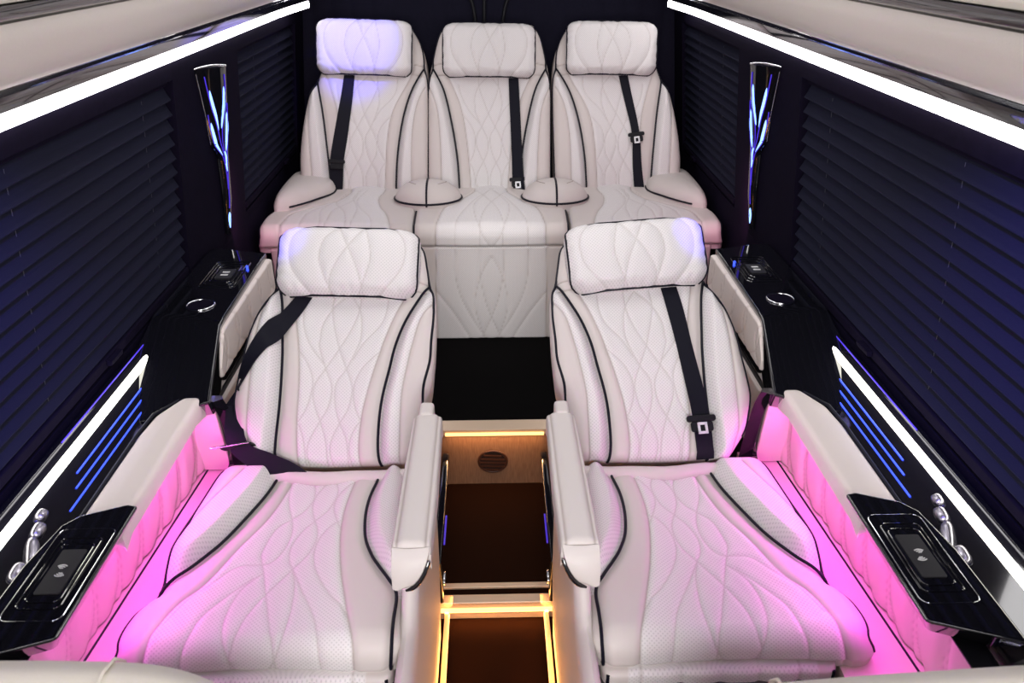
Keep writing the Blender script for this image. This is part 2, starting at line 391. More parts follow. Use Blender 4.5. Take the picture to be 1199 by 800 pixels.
# ================================================================== PLEATED BLINDS
def blind(s, y0, y1, label, pitch, cords):
    d0,d1 = .337,.862
    rt = empty('pleated_blind', W(s,wallx(d1),(y0+y1)/2,d1), label, 'blind', 'pleated window blinds')
    n = int(round((d1-d0-.036)/pitch)); prof = []
    da = d0+.010; p = (d1-.026-da)/n
    for k in range(n):
        d = da+k*p
        for t,off in ((0,.024),(.08,.0235),(.55,.0145),(.93,.0055),(.985,.0055),(.995,.0075)):
            prof.append((d+t*p, off))
    prof.append((d1-.026,.02))
    inner = [(wallx(d)+o, d) for d,o in prof]; outer = [(wallx(d)+o+.012, d) for d,o in prof][::-1]
    poly = inner+outer
    m = len(inner)
    mb = MB()
    vs = [W(s,x,y0,d) for x,d in poly]+[W(s,x,y1,d) for x,d in poly]; N = len(poly)
    fs = [(i,(i+1)%N,(i+1)%N+N,i+N) for i in range(N)]
    for i in range(m-1): fs += [(i,i+1,N-2-i,N-1-i),(N+i,N+i+1,N+N-2-i,N+N-1-i)]
    mb.add(vs,fs); mb.build('pleated_fabric', M['blind'], rt, smooth=False)
    hr = MB().loft([[W(s,wallx(d0)+a,y,d) for a,d in ((.010,d0),(.03,d0),(.03,d0+.0095),(.010,d0+.0095))] for y in (y0,y1)]).build('head_rail', M['suede'], rt, smooth=False, bevel=.002)
    br = MB().loft([[W(s,wallx(d1)+a,y,d) for a,d in ((-.002,d1-.022),(.03,d1-.022),(.03,d1),(-.002,d1))] for y in (y0,y1)]).build('bottom_rail', M['suede'], rt, smooth=False, bevel=.003)
    ym = y0+(y1-y0)*.72
    MB().loft([[W(s,wallx(d1)+a,y,d) for a,d in ((-.016,d1-.017),(-.002,d1-.019),(-.002,d1-.004),(-.014,d1-.006))] for y in (ym-.03,ym+.03)]).build('handle', M['suede'], br, smooth=False, bevel=.002)
    for y in cords:
        mb = MB(); mb.tube([W(s,wallx(d)+.0165,y,d) for d in (d0+.02,(d0+d1)/2,d1-.01)], .0008, 6); mb.build('cord', M['cord'], rt)
for s,word in ((-1,'left'),(1,'right')):
    blind(s,.26,2.11,'wide dark pleated blind over the front %s window, ahead of the slim pillar lamp'%word,.0375,(.75,1.35,1.95))
    blind(s,2.71,3.54,'small dark pleated blind over the rear %s window beside the back seats'%word,.0350,(2.95,3.3))

# ================================================================== PILLAR LAMPS
def pillar_lamp(s, word):
    rt = empty('pillar_lamp', W(s,.84,2.43,.87), 'slim gloss black pillar lamp with blue leaf shaped lights on the %s wall'%word, 'lamp', 'pillar lamps')
    # a wedge standing off the wall: its face looks forwards and into the cabin
    d_ = lambda t: .335+.53*t
    tk = [0,.257,.424,.515,.785,1]
    ro = lambda t: np.interp(t,tk,[.3535,.3500,.3500,.3440,.3465,.3500])
    ri = lambda t: np.interp(t,tk,[.3150,.3220,.3270,.3290,.3340,.3420])
    def outer(t): x = wallx(d_(t)); return x, x/ro(t)
    def inner(t):
        x,y = outer(t); q = (x/ri(t)-y)/(1+1/ri(t)); return x-q, y+q
    ts = np.linspace(0,1,34); rings = []
    for t in ts:
        d = d_(t); (xo,yo),(xi,yi) = outer(t),inner(t); xm,ym = (xo+xi)/2-.005,(yo+yi)/2-.005
        rings.append([W(s,xo+.001,yo+.012,d),W(s,xo-.002,yo,d),W(s,xm+.25*(xo-xi),ym-.25*(yi-yo),d),W(s,xm-.25*(xo-xi),ym+.25*(yi-yo),d),W(s,xi,yi,d),W(s,xi+.004,yi+.012,d),W(s,wallx(d)+.001,yi+.07,d)])
    MB().loft(rings).build('body', M['gloss'], rt, bevel=0)
    def surf(q, t, lift=.0015):                  # q 0 outer edge .. 1 inner edge of the face
        (xo,yo),(xi,yi) = outer(t),inner(t); b = .005*min(1,4*min(q,1-q)+.0)+lift*.7
        return np.array(W(s,xo+(xi-xo)*q-b,yo+(yi-yo)*q-b,d_(t)))
    cap = [surf(q,0.0,.002)+np.array([0,0,.010*(1-(2*q-1)**2)*.6+.002]) for q in np.linspace(.0,1,14)]
    MB().tube(cap,.0025,8).build('chrome_cap', M['chrome'], rt)
    MB().tube([np.array(W(s,outer(t)[0]-.002,outer(t)[1]-.001,d_(t))) for t in np.linspace(.02,.42,14)],.0022,8).build('chrome_edge', M['chrome'], rt)
    def leaf(c, hw, mat, name):
        L = [];Rr = []
        n = len(c); c2 = spline([np.array(p) for p in c],6); m = len(c2)
        for i,p in enumerate(c2):
            f = i/(m-1); w = hw*math.sin(math.pi*f)**.8+.002
            L.append(surf(p[0]-w,p[1])); Rr.append(surf(p[0]+w,p[1]))
        mb = MB(); vs = L+Rr; fs = [(i,i+1,m+i+1,m+i) for i in range(m-1)]
        mb.add(vs,fs); nrm = np.array([s*.0009,.0009,0]); mb.add([p+nrm for p in vs],[f[::-1] for f in fs])
        mb.build(name, mat, rt)
    for c,w in (([(.33,.115),(.36,.20),(.42,.27),(.49,.345)],.07),([(.87,.105),(.85,.19),(.76,.26),(.64,.335)],.07),([(.18,.295),(.22,.37),(.30,.44),(.44,.515)],.085),([(.95,.25),(.97,.33),(.90,.42),(.78,.48)],.08)):
        leaf(c,w,M['led_sky'],'leaf_light')
    leaf([(.66,.475),(.68,.54),(.70,.61)],.09,M['led_sky'],'stem_light')
    leaf([(.64,.865),(.66,.91),(.70,.965)],.17,M['led_sky'],'stem_light')
    for c in ([(.24,.04),(.26,.12),(.31,.22),(.44,.32),(.56,.45),(.60,.56)],[(.92,.04),(.93,.12),(.83,.24),(.68,.34),(.64,.48)],[(.12,.25),(.13,.33),(.24,.45),(.50,.54),(.62,.62),(.64,.72)],[(.99,.2),(1.0,.33),(.96,.44),(.80,.52),(.74,.62),(.68,.72),(.64,.84)]):
        MB().tube([surf(p[0],p[1],.0008) for p in spline(c,6)],.0016,6).build('outline_light', M['led_blue_dim'], rt)
pillar_lamp(-1,'left'); pillar_lamp(1,'right')

# ================================================================== SIDE CONSOLES
fx = lambda t: .828-.076*t
fd = lambda t: .893+.057*t
nx_, nd_ = -.6*1.0, -.8                          # outward normal of the sloped fascia (x inwards, d upwards)
def quad_pad(o, a, b, wa, hb, name, mat, parent, quilt=(), NU=60, NV=50, thick=.012, R=.012, qd=.003, qw=.012, mirror=False, perf=None, left=None, right=None, corner=0, raise_fn=None):
    p = Pad(Plane(o,a,b), left or (lambda B: 0*B), right or (lambda B: 0*B+wa), 0, hb, R=R, quilt=quilt, qd=qd, qw=qw, thick=thick, mirror=mirror, perf=perf, corner=corner, raise_fn=raise_fn)
    p.build(name, mat, parent, NU, NV); return p
def console(s, word):
    rt = empty('side_console', W(s,.80,1.5,1.39), 'gloss black side console with cream armrest pad along the %s wall'%word, 'console', 'side consoles')
    ya = .30
    prof = [(.853,.880),(.840,.880),(fx(0),fd(0)),(fx(1),fd(1)),(.742,.968),(.853,.975)]
    MB().loft([[W(s,x,y,d) for x,d in prof] for y in (ya,1.81)]).build('fascia', M['gloss'], rt, bevel=.003)
    MB().tube([W(s,fx(.10)-.002,y,fd(.10)-.003) for y in np.linspace(ya,1.775,10)],.0085,10).build('light_strip', M['led_console'], rt)
    MB().tube([W(s,.838,y,.8795) for y in np.linspace(1.3,1.80,6)],.0016,6).build('edge_light', M['led_blue_dim'], rt)
    for t,y0,y1,mm in ((.42,1.25,1.70,'led_blue'),(.58,1.215,1.635,'led_blue'),(.74,1.16,1.565,'led_blue')):
        MB().tube([W(s,fx(t)-.0008,y,fd(t)-.001) for y in np.linspace(y0,y1,6)],.0019,6).build('accent_light', M[mm], rt)
    # seat switches: four satin metal keys on the sloped face
    for (px,py),(lx,ly),rot in (((48,605),(.0095,.0125),.1),((44,623),(.011,.0175),.15),((37,650),(.011,.034),.45),((20,672),(.012,.019),.1)):
        r = ray(px,py); k = r[0]/r[2]; best = min(np.linspace(0,1,200), key=lambda t: abs(fx(t)/fd(t)-abs(k))); yy = fd(best)/(-r[2]/r[1])
        cx,cd = fx(best),fd(best); U = np.array([fx(1)-fx(0),0,fd(1)-fd(0)]); U /= np.linalg.norm(U); V = np.array([0,1,0]); Nn = np.array([-.6,0,-.8])
        rings = []
        for hgt,scl in ((0,1),(.004,1),(.009,.86),(.012,.55),(.0128,.2)):
            ring = []
            for q in range(24):
                a = 2*math.pi*q/24; ca,sa = math.cos(a),math.sin(a)
                u = lx*np.sign(ca)*abs(ca)**.7*scl; v = ly*np.sign(sa)*abs(sa)**.7*scl
                u2 = u*math.cos(rot)-v*math.sin(rot); v2 = u*math.sin(rot)+v*math.cos(rot)
                p = np.array([cx,yy,cd])+U*u2+V*v2+Nn*hgt; ring.append(W(s,*p))
            rings.append(ring)
        MB().loft(rings).build('seat_switch', M['satin'], rt)
    # cream armrest pad
    pd = Plane((0,0,0),(1,0,0),(0,1,0)); 
    lft = lambda B: .638+.0*B; rgt = lambda B: np.interp(B,[1.14,1.40,1.47,1.535],[.742,.742,.735,.700])
    pl = Plane((0,0,H-.925),(1,0,0),(0,1,0))
    lf = lambda B: .655+0*B
    pp = Pad(pl, lf, rgt, 1.10, 1.545, R=.014, thick=.026, mirror=(s<0), raise_fn=lambda A,B: -.10*np.maximum(A-.70,0)-.05*np.maximum(.66-A,0))
    pp.build('armrest_pad', M['pad_leather'], rt, 30, 50)
    tube_pipe([W(s,.741,1.08,.932),W(s,.744,1.40,.931),W(s,.737,1.475,.929),W(s,.70,1.537,.930),W(s,.66,1.55,.936)], rt, .004, name='gloss_edge')
    # charging tray
    tr_poly = [(.640,.845),(.640,1.152),(.662,1.157),(.735,1.128),(.757,1.10),(.772,1.0),(.775,.80)]
    ty = lambda d: [W(s,x,y,d) for x,y in tr_poly]
    tr = MB().loft([[W(s,x+(.028 if x<.67 else 0),y+(.028 if y<.9 else 0),.966) for x,y in tr_poly],ty(.916)]).build('charging_tray', M['gloss'], rt, smooth=True, bevel=.007)
    # raised U-shaped ribs around the charging pad
    cxx,cyy = .700,.985
    def rr(hx,hy,rad,n=6):
        P = []
        for sx,sy,a0 in ((1,1,0),(-1,1,90),(-1,-1,180),(1,-1,270)):
            for k in range(n+1):
                a = math.radians(a0+90*k/n); P.append((cxx+sx*(hx-rad)+rad*math.cos(a), cyy+sy*(hy-rad)+rad*math.sin(a)))
        return P
    for hx,hy,rad in ((.027,.066,.010),(.034,.080,.010)):
        MB().tube([W(s,x,y,.9155) for x,y in rr(hx,hy,rad)],.0013,6,True).build('rib', M['gloss'], tr)
    MB().tube([W(s,x,y,.9157) for x,y in rr(.047,.104,.014)],.0008,6,True).build('tray_rim', M['chrome'], tr)
    MB().prism([W(s,x,y,.9162) for x,y in rr(.020,.050,.003)],(0,0,.0022)).build('charging_pad', M['rubber'], tr, smooth=False)
    # charging mark: two facing sets of three arcs
    mb = MB()
    for sg in (1,-1):
        for k,rd in enumerate((.004,.0075,.011)):
            P = []
            for a in np.linspace(-.75,.75,9):
                dy = sg*(.002+rd*math.cos(a)); dx = rd*math.sin(a)
                P.append(W(s,cxx+dx+sg*.002,cyy+dy,.9137))
            mb.tube(P,.0011,6)
    mb.build('charging_symbol', M['print'], tr)
    # pink lit quilted panel, ledge, end panel
    y0q,y1q = .70,1.615; hq = .185; L = y1q-y0q
    q = []
    st = .092
    for k in range(-2,14):
        yk = k*st
        q.append([(yk,.19),(yk-.036,.135),(yk-.046,.07),(yk-.020,0)]); q.append([(yk-.030,.19),(yk-.042,.11),(yk-.026,.04),(yk+.012,0)])
    o = (.700,y0q,H-1.150)
    # plane facing the aisle: a along +Y, b up -> normal +X ; mirrored sides handled below
    kx = .075; L = L*math.sqrt(1+kx*kx); a,b = np.array((kx,-1,0))*-1, (0,0,1)
    a = np.array((kx,-1.0,0)); a /= np.linalg.norm(a)     # the panel leans outwards towards the front
    p = Pad(Plane((.694,y1q,H-1.152),a,b), lambda B: 0*B, lambda B: 0*B+L, 0, hq, R=.008, Rf=.006, quilt=q, qd=.007, qw=.012, thick=.02, mirror=(s<0))
    p.build('quilted_panel', M['panel_leather'], rt, 200, 60)
    a,b = ((0,-1,0),(0,0,1))
    tube_pipe([W(s,.690+kx*(y1q-y),y,1.1545) for y in np.linspace(y0q,y1q,20)], rt, .0022, name='welt')
    MB().loft([[W(s,.605,y,1.155),W(s,xo,y,1.155),W(s,xo,y,1.22),W(s,.605,y,1.22)] for y,xo in ((.70,.790),(1.62,.714))]).build('ledge', M['panel_leather'], rt, smooth=False)
    MB().loft([[W(s,.648,1.575,.955),W(s,.718,1.575,.955),W(s,.718,1.575,1.152),W(s,.634,1.575,1.152)],[W(s,.648,1.588,.955),W(s,.718,1.588,.955),W(s,.718,1.588,1.152),W(s,.634,1.588,1.152)]]).build('end_panel', M['panel_leather'], rt, smooth=False, bevel=.003)
    MB().tube([W(s,.6805,y,.9725) for y in np.linspace(.90,1.60,5)],.004,8).build('pink_light', M['led_pink'], rt)
    # inner support under the pad and tray
    MB().loft([[W(s,.795,y,.977),W(s,.853,y,.977),W(s,.853,y,1.66-.002),W(s,.795,y,1.66-.002)] for y in (.84,1.59)]).build('support', M['black'], rt, smooth=False)
    MB().loft([[W(s,x,y,d) for x,y,d in ((.700,.80,.966),(.78,.74,.966),(.78,.74,.976),(.705,.80,.976))],[W(s,x,y,d) for x,y,d in ((.700,1.12,.966),(.78,1.12,.966),(.78,1.12,.972),(.705,1.12,.972))]]).build('tray_underside', M['black'], rt, smooth=False, bevel=.004)
    # rear storage box with cup holder and sockets
    x0t,x1t = .664,.845
    body = [[W(s,.634,1.530,.934),W(s,.745,1.462,.940),W(s,.853,1.462,.94),W(s,.853,1.50,1.0),W(s,.640,1.56,.985)],
            [W(s,x0t,1.755,.852),W(s,.790,1.795,.852),W(s,.852,1.80,.856),W(s,.853,1.80,1.0),W(s,.668,1.70,1.0)],
            [W(s,x0t+.002,1.80,.850),W(s,.792,1.82,.850),W(s,.852,1.82,.850),W(s,.853,1.82,1.0),W(s,.668,1.80,1.0)],
            [W(s,.672,2.24,.850),W(s,.80,2.28,.850),W(s,.852,2.28,.850),W(s,.853,2.28,1.0),W(s,.676,2.24,1.0)]]
    bx = MB().loft(body).build('storage_box', M['gloss'], rt, bevel=.006)
    cup = np.array(W(s,.748,1.868,.8495))
    rg = [cup+np.array([.034*math.cos(a),.034*math.sin(a),.001]) for a in np.linspace(0,2*math.pi,40,endpoint=False)]
    MB().tube(rg,.0028,8,True).build('cup_holder_ring', M['chrome'], bx)
    MB().loft([[cup+np.array([rr_*math.cos(a),rr_*math.sin(a),z]) for a in np.linspace(0,2*math.pi,32,endpoint=False)] for rr_,z in ((.0345,.0006),(.031,.0012),(.006,.0009))]).build('cup_holder', M['suede'], bx)
    cxx,cyy = .745,2.075
    for hx,hy in ((.030,.058),(.040,.075),(.048,.092)):
        MB().tube([W(s,x,y,.8492) for x,y in rr(hx,hy,.012)],.0018,6,True).build('rib', M['gloss'], bx)
    MB().prism([W(s,x,y,.8495) for x,y in rr(.022,.032,.004)],(0,0,.0025)).build('socket_plate', M['rubber'], bx, smooth=False)
    for k in (-1,1):
        MB().prism([W(s,cxx+u,cyy+k*.010+v,.8470) for u,v in ((-.010,-.004),(.010,-.004),(.010,.004),(-.010,.004))],(0,0,.0006)).build('socket', M['print'], bx, smooth=False)
    MB().tube([W(s,.700,2.13,.8485),W(s,.690,2.10,.8485)],.0035,8).build('indicator_light', M['led_blue'], bx)
    # quilted inner panels of the rear box
    ql = []
    for k in range(-1,6):
        z = k*.11
        ql.append([(z,0),(z+.045,.03),(z+.06,.065),(z+.05,.11)]); ql.append([(z+.085,0),(z+.05,.03),(z+.035,.065),(z+.05,.11)])
    p = Pad(Plane((.657,2.235,H-.967),a,b), lambda B: 0*B, lambda B: np.interp(B,[0,.03,.11],[.545,.545,.475]), 0, .104, R=.006, quilt=ql, qd=.001, qw=.006, thick=.012, mirror=(s<0), corner=.012)
    p.build('side_cover', M['pad_leather'], rt, 80, 40)
    MB().loft([[W(s,.668,y,1.0),W(s,.853,y,1.0),W(s,.853,y,1.388),W(s,.668,y,1.388)] for y in (1.632,2.24)]).build('lower_body', M['black'], rt, smooth=False)
    ql = []
    for k in range(-1,5):
        z = k*.12; ql.append([(z,0),(z+.05,.06),(z+.06,.12),(z+.04,.2)]); ql.append([(z+.09,0),(z+.05,.06),(z+.04,.12),(z+.06,.2)])
    p = Pad(Plane((.660,2.20,H-1.20),a,b), lambda B: 0*B, lambda B: 0*B+.572, 0, .186, R=.006, quilt=ql, qd=.001, qw=.006, thick=.010, mirror=(s<0), corner=.02)
    p.build('lower_cover', M['pad_leather'], rt, 60, 40)
    # curved gloss black pillar between the pink recess and the seat back
    P = [(.646,1.575,.952),(.640,1.595,1.00),(.634,1.598,1.05),(.627,1.592,1.10),(.618,1.575,1.155)]
    rings = []
    for (x,y,d),w in zip([tuple(p) for p in spline(P,5)], np.interp(np.linspace(0,1,21),[0,.3,.7,1],[.024,.022,.022,.027])):
        rings.append([W(s,x+w,y,d),W(s,x,y-w*.8,d),W(s,x-w,y,d),W(s,x-w*.6,y+w*.9,d+.004),W(s,x+w*.8,y+w*.9,d+.004)])
    MB().loft(rings).build('pillar_trim', M['gloss'], rt, bevel=0)
console(-1,'left'); console(1,'right')

# ================================================================== CAPTAIN SEATS
RECL = math.radians(48)
PB = Plane((0,1.49,H-1.08),(1,0,0),(0,math.sin(RECL),math.cos(RECL)))
TI = math.radians(3.0)
PC = Plane((0,.98,H-1.07),(1,0,0),(0,math.cos(TI),-math.sin(TI)), bf=.025, R=.045)
z1 = lambda pts: [(260+x/4.596,250+y/4.596) for x,y in pts]
z2 = lambda pts: [(260+x/4.596,400+y/4.596) for x,y in pts]
back_out_l = [(283,556),(292.6,540),(283,524),(276,497),(274,474),(276,459),(284,424),(292.6,391),(308,357),(325,330),(331,312),(336,290),(342,272)]
back_out_l = [(303,549),(292.6,532),(281,513),(276,491),(274,474),(276,459),(284,424),(292.6,391),(308,357),(325,330),(331,312),(336,290),(342,274)]
back_out_r = [(478,549),(484,530),(492,495),(500,470),(506,454),(509,426),(511,400),(511.5,372),(509,345),(504,330),(500.5,311),(496.5,291),(487,277)]
back_pipe_l = [(327.5,548),(323,535),(323,522),(328,476),(330.7,422),(331,400),(330.7,359),(328.5,341),(325,331)]
back_pipe_r = [(447,546),(444,539),(442.8,520),(445,487),(449,461),(456,432.6),(463,405),(474,378),(488.5,354),(502.6,334)]
back_rim_r = [(492,500),(495,476),(497,454),(503.7,426),(505.5,402),(508,372),(507,346),(502.6,333),(499,311),(495,291),(485,279)]
back_rim_l = [(333,300),(328,318),(325,331),(309,358)]
band_l = [(349,547),(347.7,522),(348,491),(350,443),(349,402),(346,372),(342.7,343.6),(341,325)]
band_r = [(422,548),(420,524),(424,487),(432,452),(440.6,424),(451.5,393.6),(464.5,365),(478.7,341),(484,325)]
bol_l = [(300,545),(297,530),(292.6,513),(292.6,487),(296,443.5),(301,402),(307,372),(313,352)]
bol_r = [(469,548),(469,524),(470,491),(472,461),(480,422),(484,406.7),(493,378),(506,359)]
back_q = [
 z1([(752,430),(735,520),(690,620),(640,700)])+z2([(553,140),(500,220),(487,290),(505,370),(530,440),(555,540),(565,690)]),
 z1([(610,430),(592,500),(595,570),(610,650),(632,740)])+z2([(665,140),(695,230),(695,290),(675,370),(632,440),(590,520),(578,590),(600,690)]),
 z1([(690,430),(600,500),(540,590),(525,670)])+z2([(520,20),(553,140),(583,220),(585,280),(565,360),(520,440),(475,520),(455,590),(470,690)]),
 z1([(690,430),(738,510),(748,600),(735,690)])+z2([(665,140),(615,210),(603,280),(610,360),(632,440),(665,520),(675,600),(675,690)]),
 z2([(415,50),(460,120),(485,200),(475,290),(450,370),(415,430)]),
 z2([(850,50),(760,130),(715,210),(705,280),(715,350),(745,430)]),
 z2([(745,430),(700,500),(682,580),(700,690)]),
 z2([(415,450),(440,540),(450,690)]),
 z1([(895,440),(885,520),(850,600),(760,690),(700,780)]),
 z1([(440,500),(438,600),(470,700),(540,800)]),
]
cush_out_l = [(119,808),(128,772),(132,748),(140,730),(153,713),(168,701),(182,690),(202,646),(227,607.5),(251.6,569),(258,561),(262,556)]
cush_out_r = [(466,805),(467,784),(468,764),(470,720),(472,692),(473,660),(474,630),(474,600),(474,570),(472,556)]
cush_p1 = [(183,689),(215.6,670.6),(236,656),(260.6,636),(285,611),(310,583),(323.7,563.6),(327,558)]
cush_p2 = [(457,800),(457,788),(458,760),(461,720),(464,692),(455,678.5),(444,664),(435,650),(428,630),(428,605),(433,583),(442,563.6),(445,556)]
cush_sl = [(160,806),(164,790),(166,774),(170,758),(178,740),(192,722),(212,702),(242.6,679.6),(278.6,641),(310,610),(328,587),(341.7,563.6),(344,556)]
cush_sr = [(414,806),(414,788),(412,752),(406,714),(403,694),(399,666),(398,634.6),(400,610),(406,587),(415,563.6),(417,556)]
cush_bs = [(209,634.6),(226.8,617.7),(256,590.6),(287.6,560)]
z4 = lambda pts: [(300+x/4.44,540+y/4.44) for x,y in pts]
cush_q = [
 z4([(190,95),(172,160),(170,220),(185,290),(180,360),(140,440),(60,510)])+[(280,660),(250,680),(220,700),(190,730)],
 z4([(300,92),(305,140),(290,190),(240,245),(180,285),(100,340),(30,450),(25,500),(35,560)])+[(310,690),(313,720),(316,752),(320,788),(320,806)],
 z4([(370,92),(310,160),(290,220),(300,280),(315,330),(310,390),(270,460),(190,535)])+[(310,691),(286,718),(274,740),(268,760),(265,778),(268,792),(269,806)],
 z4([(415,92),(425,140),(405,190),(370,240),(310,285),(240,340),(180,420),(168,490),(190,545)])+[(354,690),(364,712),(369,730),(371,760),(376,793),(377,806)],
 z4([(510,100),(440,150),(405,210),(410,270),(440,350)]),
 z4([(450,300),(390,320),(330,380),(300,450),(300,520),(330,600),(380,680)])+[(398,706),(406,718)],
 [(342,664),(344,680),(340,708),(332,734),(324,760),(319,778),(312,794),(308,806)],
 [(308,666),(286,682),(270,702),(260,726),(258,748),(261,768),(266,782),(276,796)],
 [(296,672),(260,698),(234,720),(218,746),(210,768),(208,795),(208,806)],
]
GREY = None
def belt_mesh(L, R, name, parent, th=.0016, mat=None):
    n = len(L); L = [np.array(p) for p in L]; R = [np.array(p) for p in R]
    rings = []
    for i in range(n):
        t = L[min(i+1,n-1)]-L[max(i-1,0)]; w = R[i]-L[i]; nn = np.cross(w,t); nn /= np.linalg.norm(nn)+1e-9
        rings.append([L[i]-nn*th,R[i]-nn*th,R[i]+nn*th,L[i]+nn*th])
    return MB().loft(rings).build(name, mat or M['webbing'], parent)
def tongue(p, down, across, nrm, parent, chrome=True):
    """plastic slider with metal tongue, lying on the webbing at p"""
    p,down,across,nrm = [np.array(v,float) for v in (p,down,across,nrm)]
    def slab(c,hw,hl,t0,t1,rad):
        P = []
        for sx,sy,a0 in ((1,1,0),(-1,1,90),(-1,-1,180),(1,-1,270)):
            for k in range(5):
                a = math.radians(a0+22.5*k); P.append(c+across*(sx*(hw-rad)+rad*math.cos(a))+down*(sy*(hl-rad)+rad*math.sin(a)))
        return [[q+nrm*t0 for q in P],[q+nrm*t1 for q in P]]
    MB().loft(slab(p,.034,.0075,.003,.012,.006)).build('slider', M['black'], parent, bevel=.002)
    MB().loft(slab(p+down*.019,.026,.012,.003,.010,.006)).build('tongue_grip', M['black'], parent, bevel=.002)
    if chrome:
        mb = MB()
        for c,hw,hl in ((p+down*.023+across*-.0085,.0028,.012),(p+down*.023+across*.0085,.0028,.012),(p+down*.013,.0113,.003),(p+down*.034,.0113,.003)):
            mb.loft(slab(c,hw,hl,.0095,.0125,.001))
        mb.build('metal_tongue', M['steel'], parent, smooth=False)

def headrest_pad(plane, w, h, mirror, q, wr=.0016, thick=.04):
    top = lambda B: 0*B
    p = Pad(plane, lambda B: -w/2+.010*np.exp(-((B-h)/.03)**2)*0-.004*np.sin(math.pi*np.clip(B/h,0,1)), lambda B: w/2+.004*np.sin(math.pi*np.clip(B/h,0,1)), 0, h,
            R=.034, Rf=.034, Rb=.034, quilt=q, qd=.0035, qw=.010, thick=thick, corner=.042, mirror=mirror, wrinkle=wr, perf=lambda A,B: 0*A+1, inset=.06,
            raise_fn=lambda A,B: .016*(1-(2*A/w)**2)*(1-(2*B/h-1)**2))
    return p
def head_quilt(w,h):
    x = lambda u: u*w/2
    y = lambda v: v*h
    c = [[(-.62,1),(-.80,.75),(-.80,.45),(-.66,.2),(-.45,0)],[(.62,1),(.80,.75),(.80,.45),(.66,.2),(.45,0)],
         [(-.10,1),(-.32,.78),(-.38,.5),(-.30,.25),(-.18,0)],[(.25,1),(.05,.72),(-.12,.45),(-.22,.2),(-.20,0)],
         [(-.15,1),(-.02,.72),(.14,.4),(.22,.15),(.24,0)],[(.22,1),(.30,.75),(.34,.5),(.28,.25),(.18,0)]]
    return [[(x(u),y(v)) for u,v in k] for k in c]
def ring_pipe(pad, parent, w, h, inset=.0015, r=.003):
    P = []
    c = .034; 
    for t in np.linspace(0,1,100,endpoint=False):
        pass
    pts = []
    i = inset
    for sx,sy,a0 in ((1,1,0),(-1,1,90),(-1,-1,180),(1,-1,270)):
        for k in range(7):
            a = math.radians(a0+15*k); pts.append((sx*(w/2-c)+(c-i)*math.cos(a), h/2+sy*(h/2-c)+(c-i)*math.sin(a)))
    dense = []
    for a,b in zip(pts,pts[1:]+pts[:1]):
        for t in np.linspace(0,1,5,endpoint=False): dense.append((a[0]+(b[0]-a[0])*t,a[1]+(b[1]-a[1])*t))
    P = pad.pts(dense,.0)
    nrm = pad.plane.n*np.array([-1 if pad.mirror else 1,1,1])
    return MB().tube([p for p in P], r, 7, True).build('piping', M['pipe'], parent)

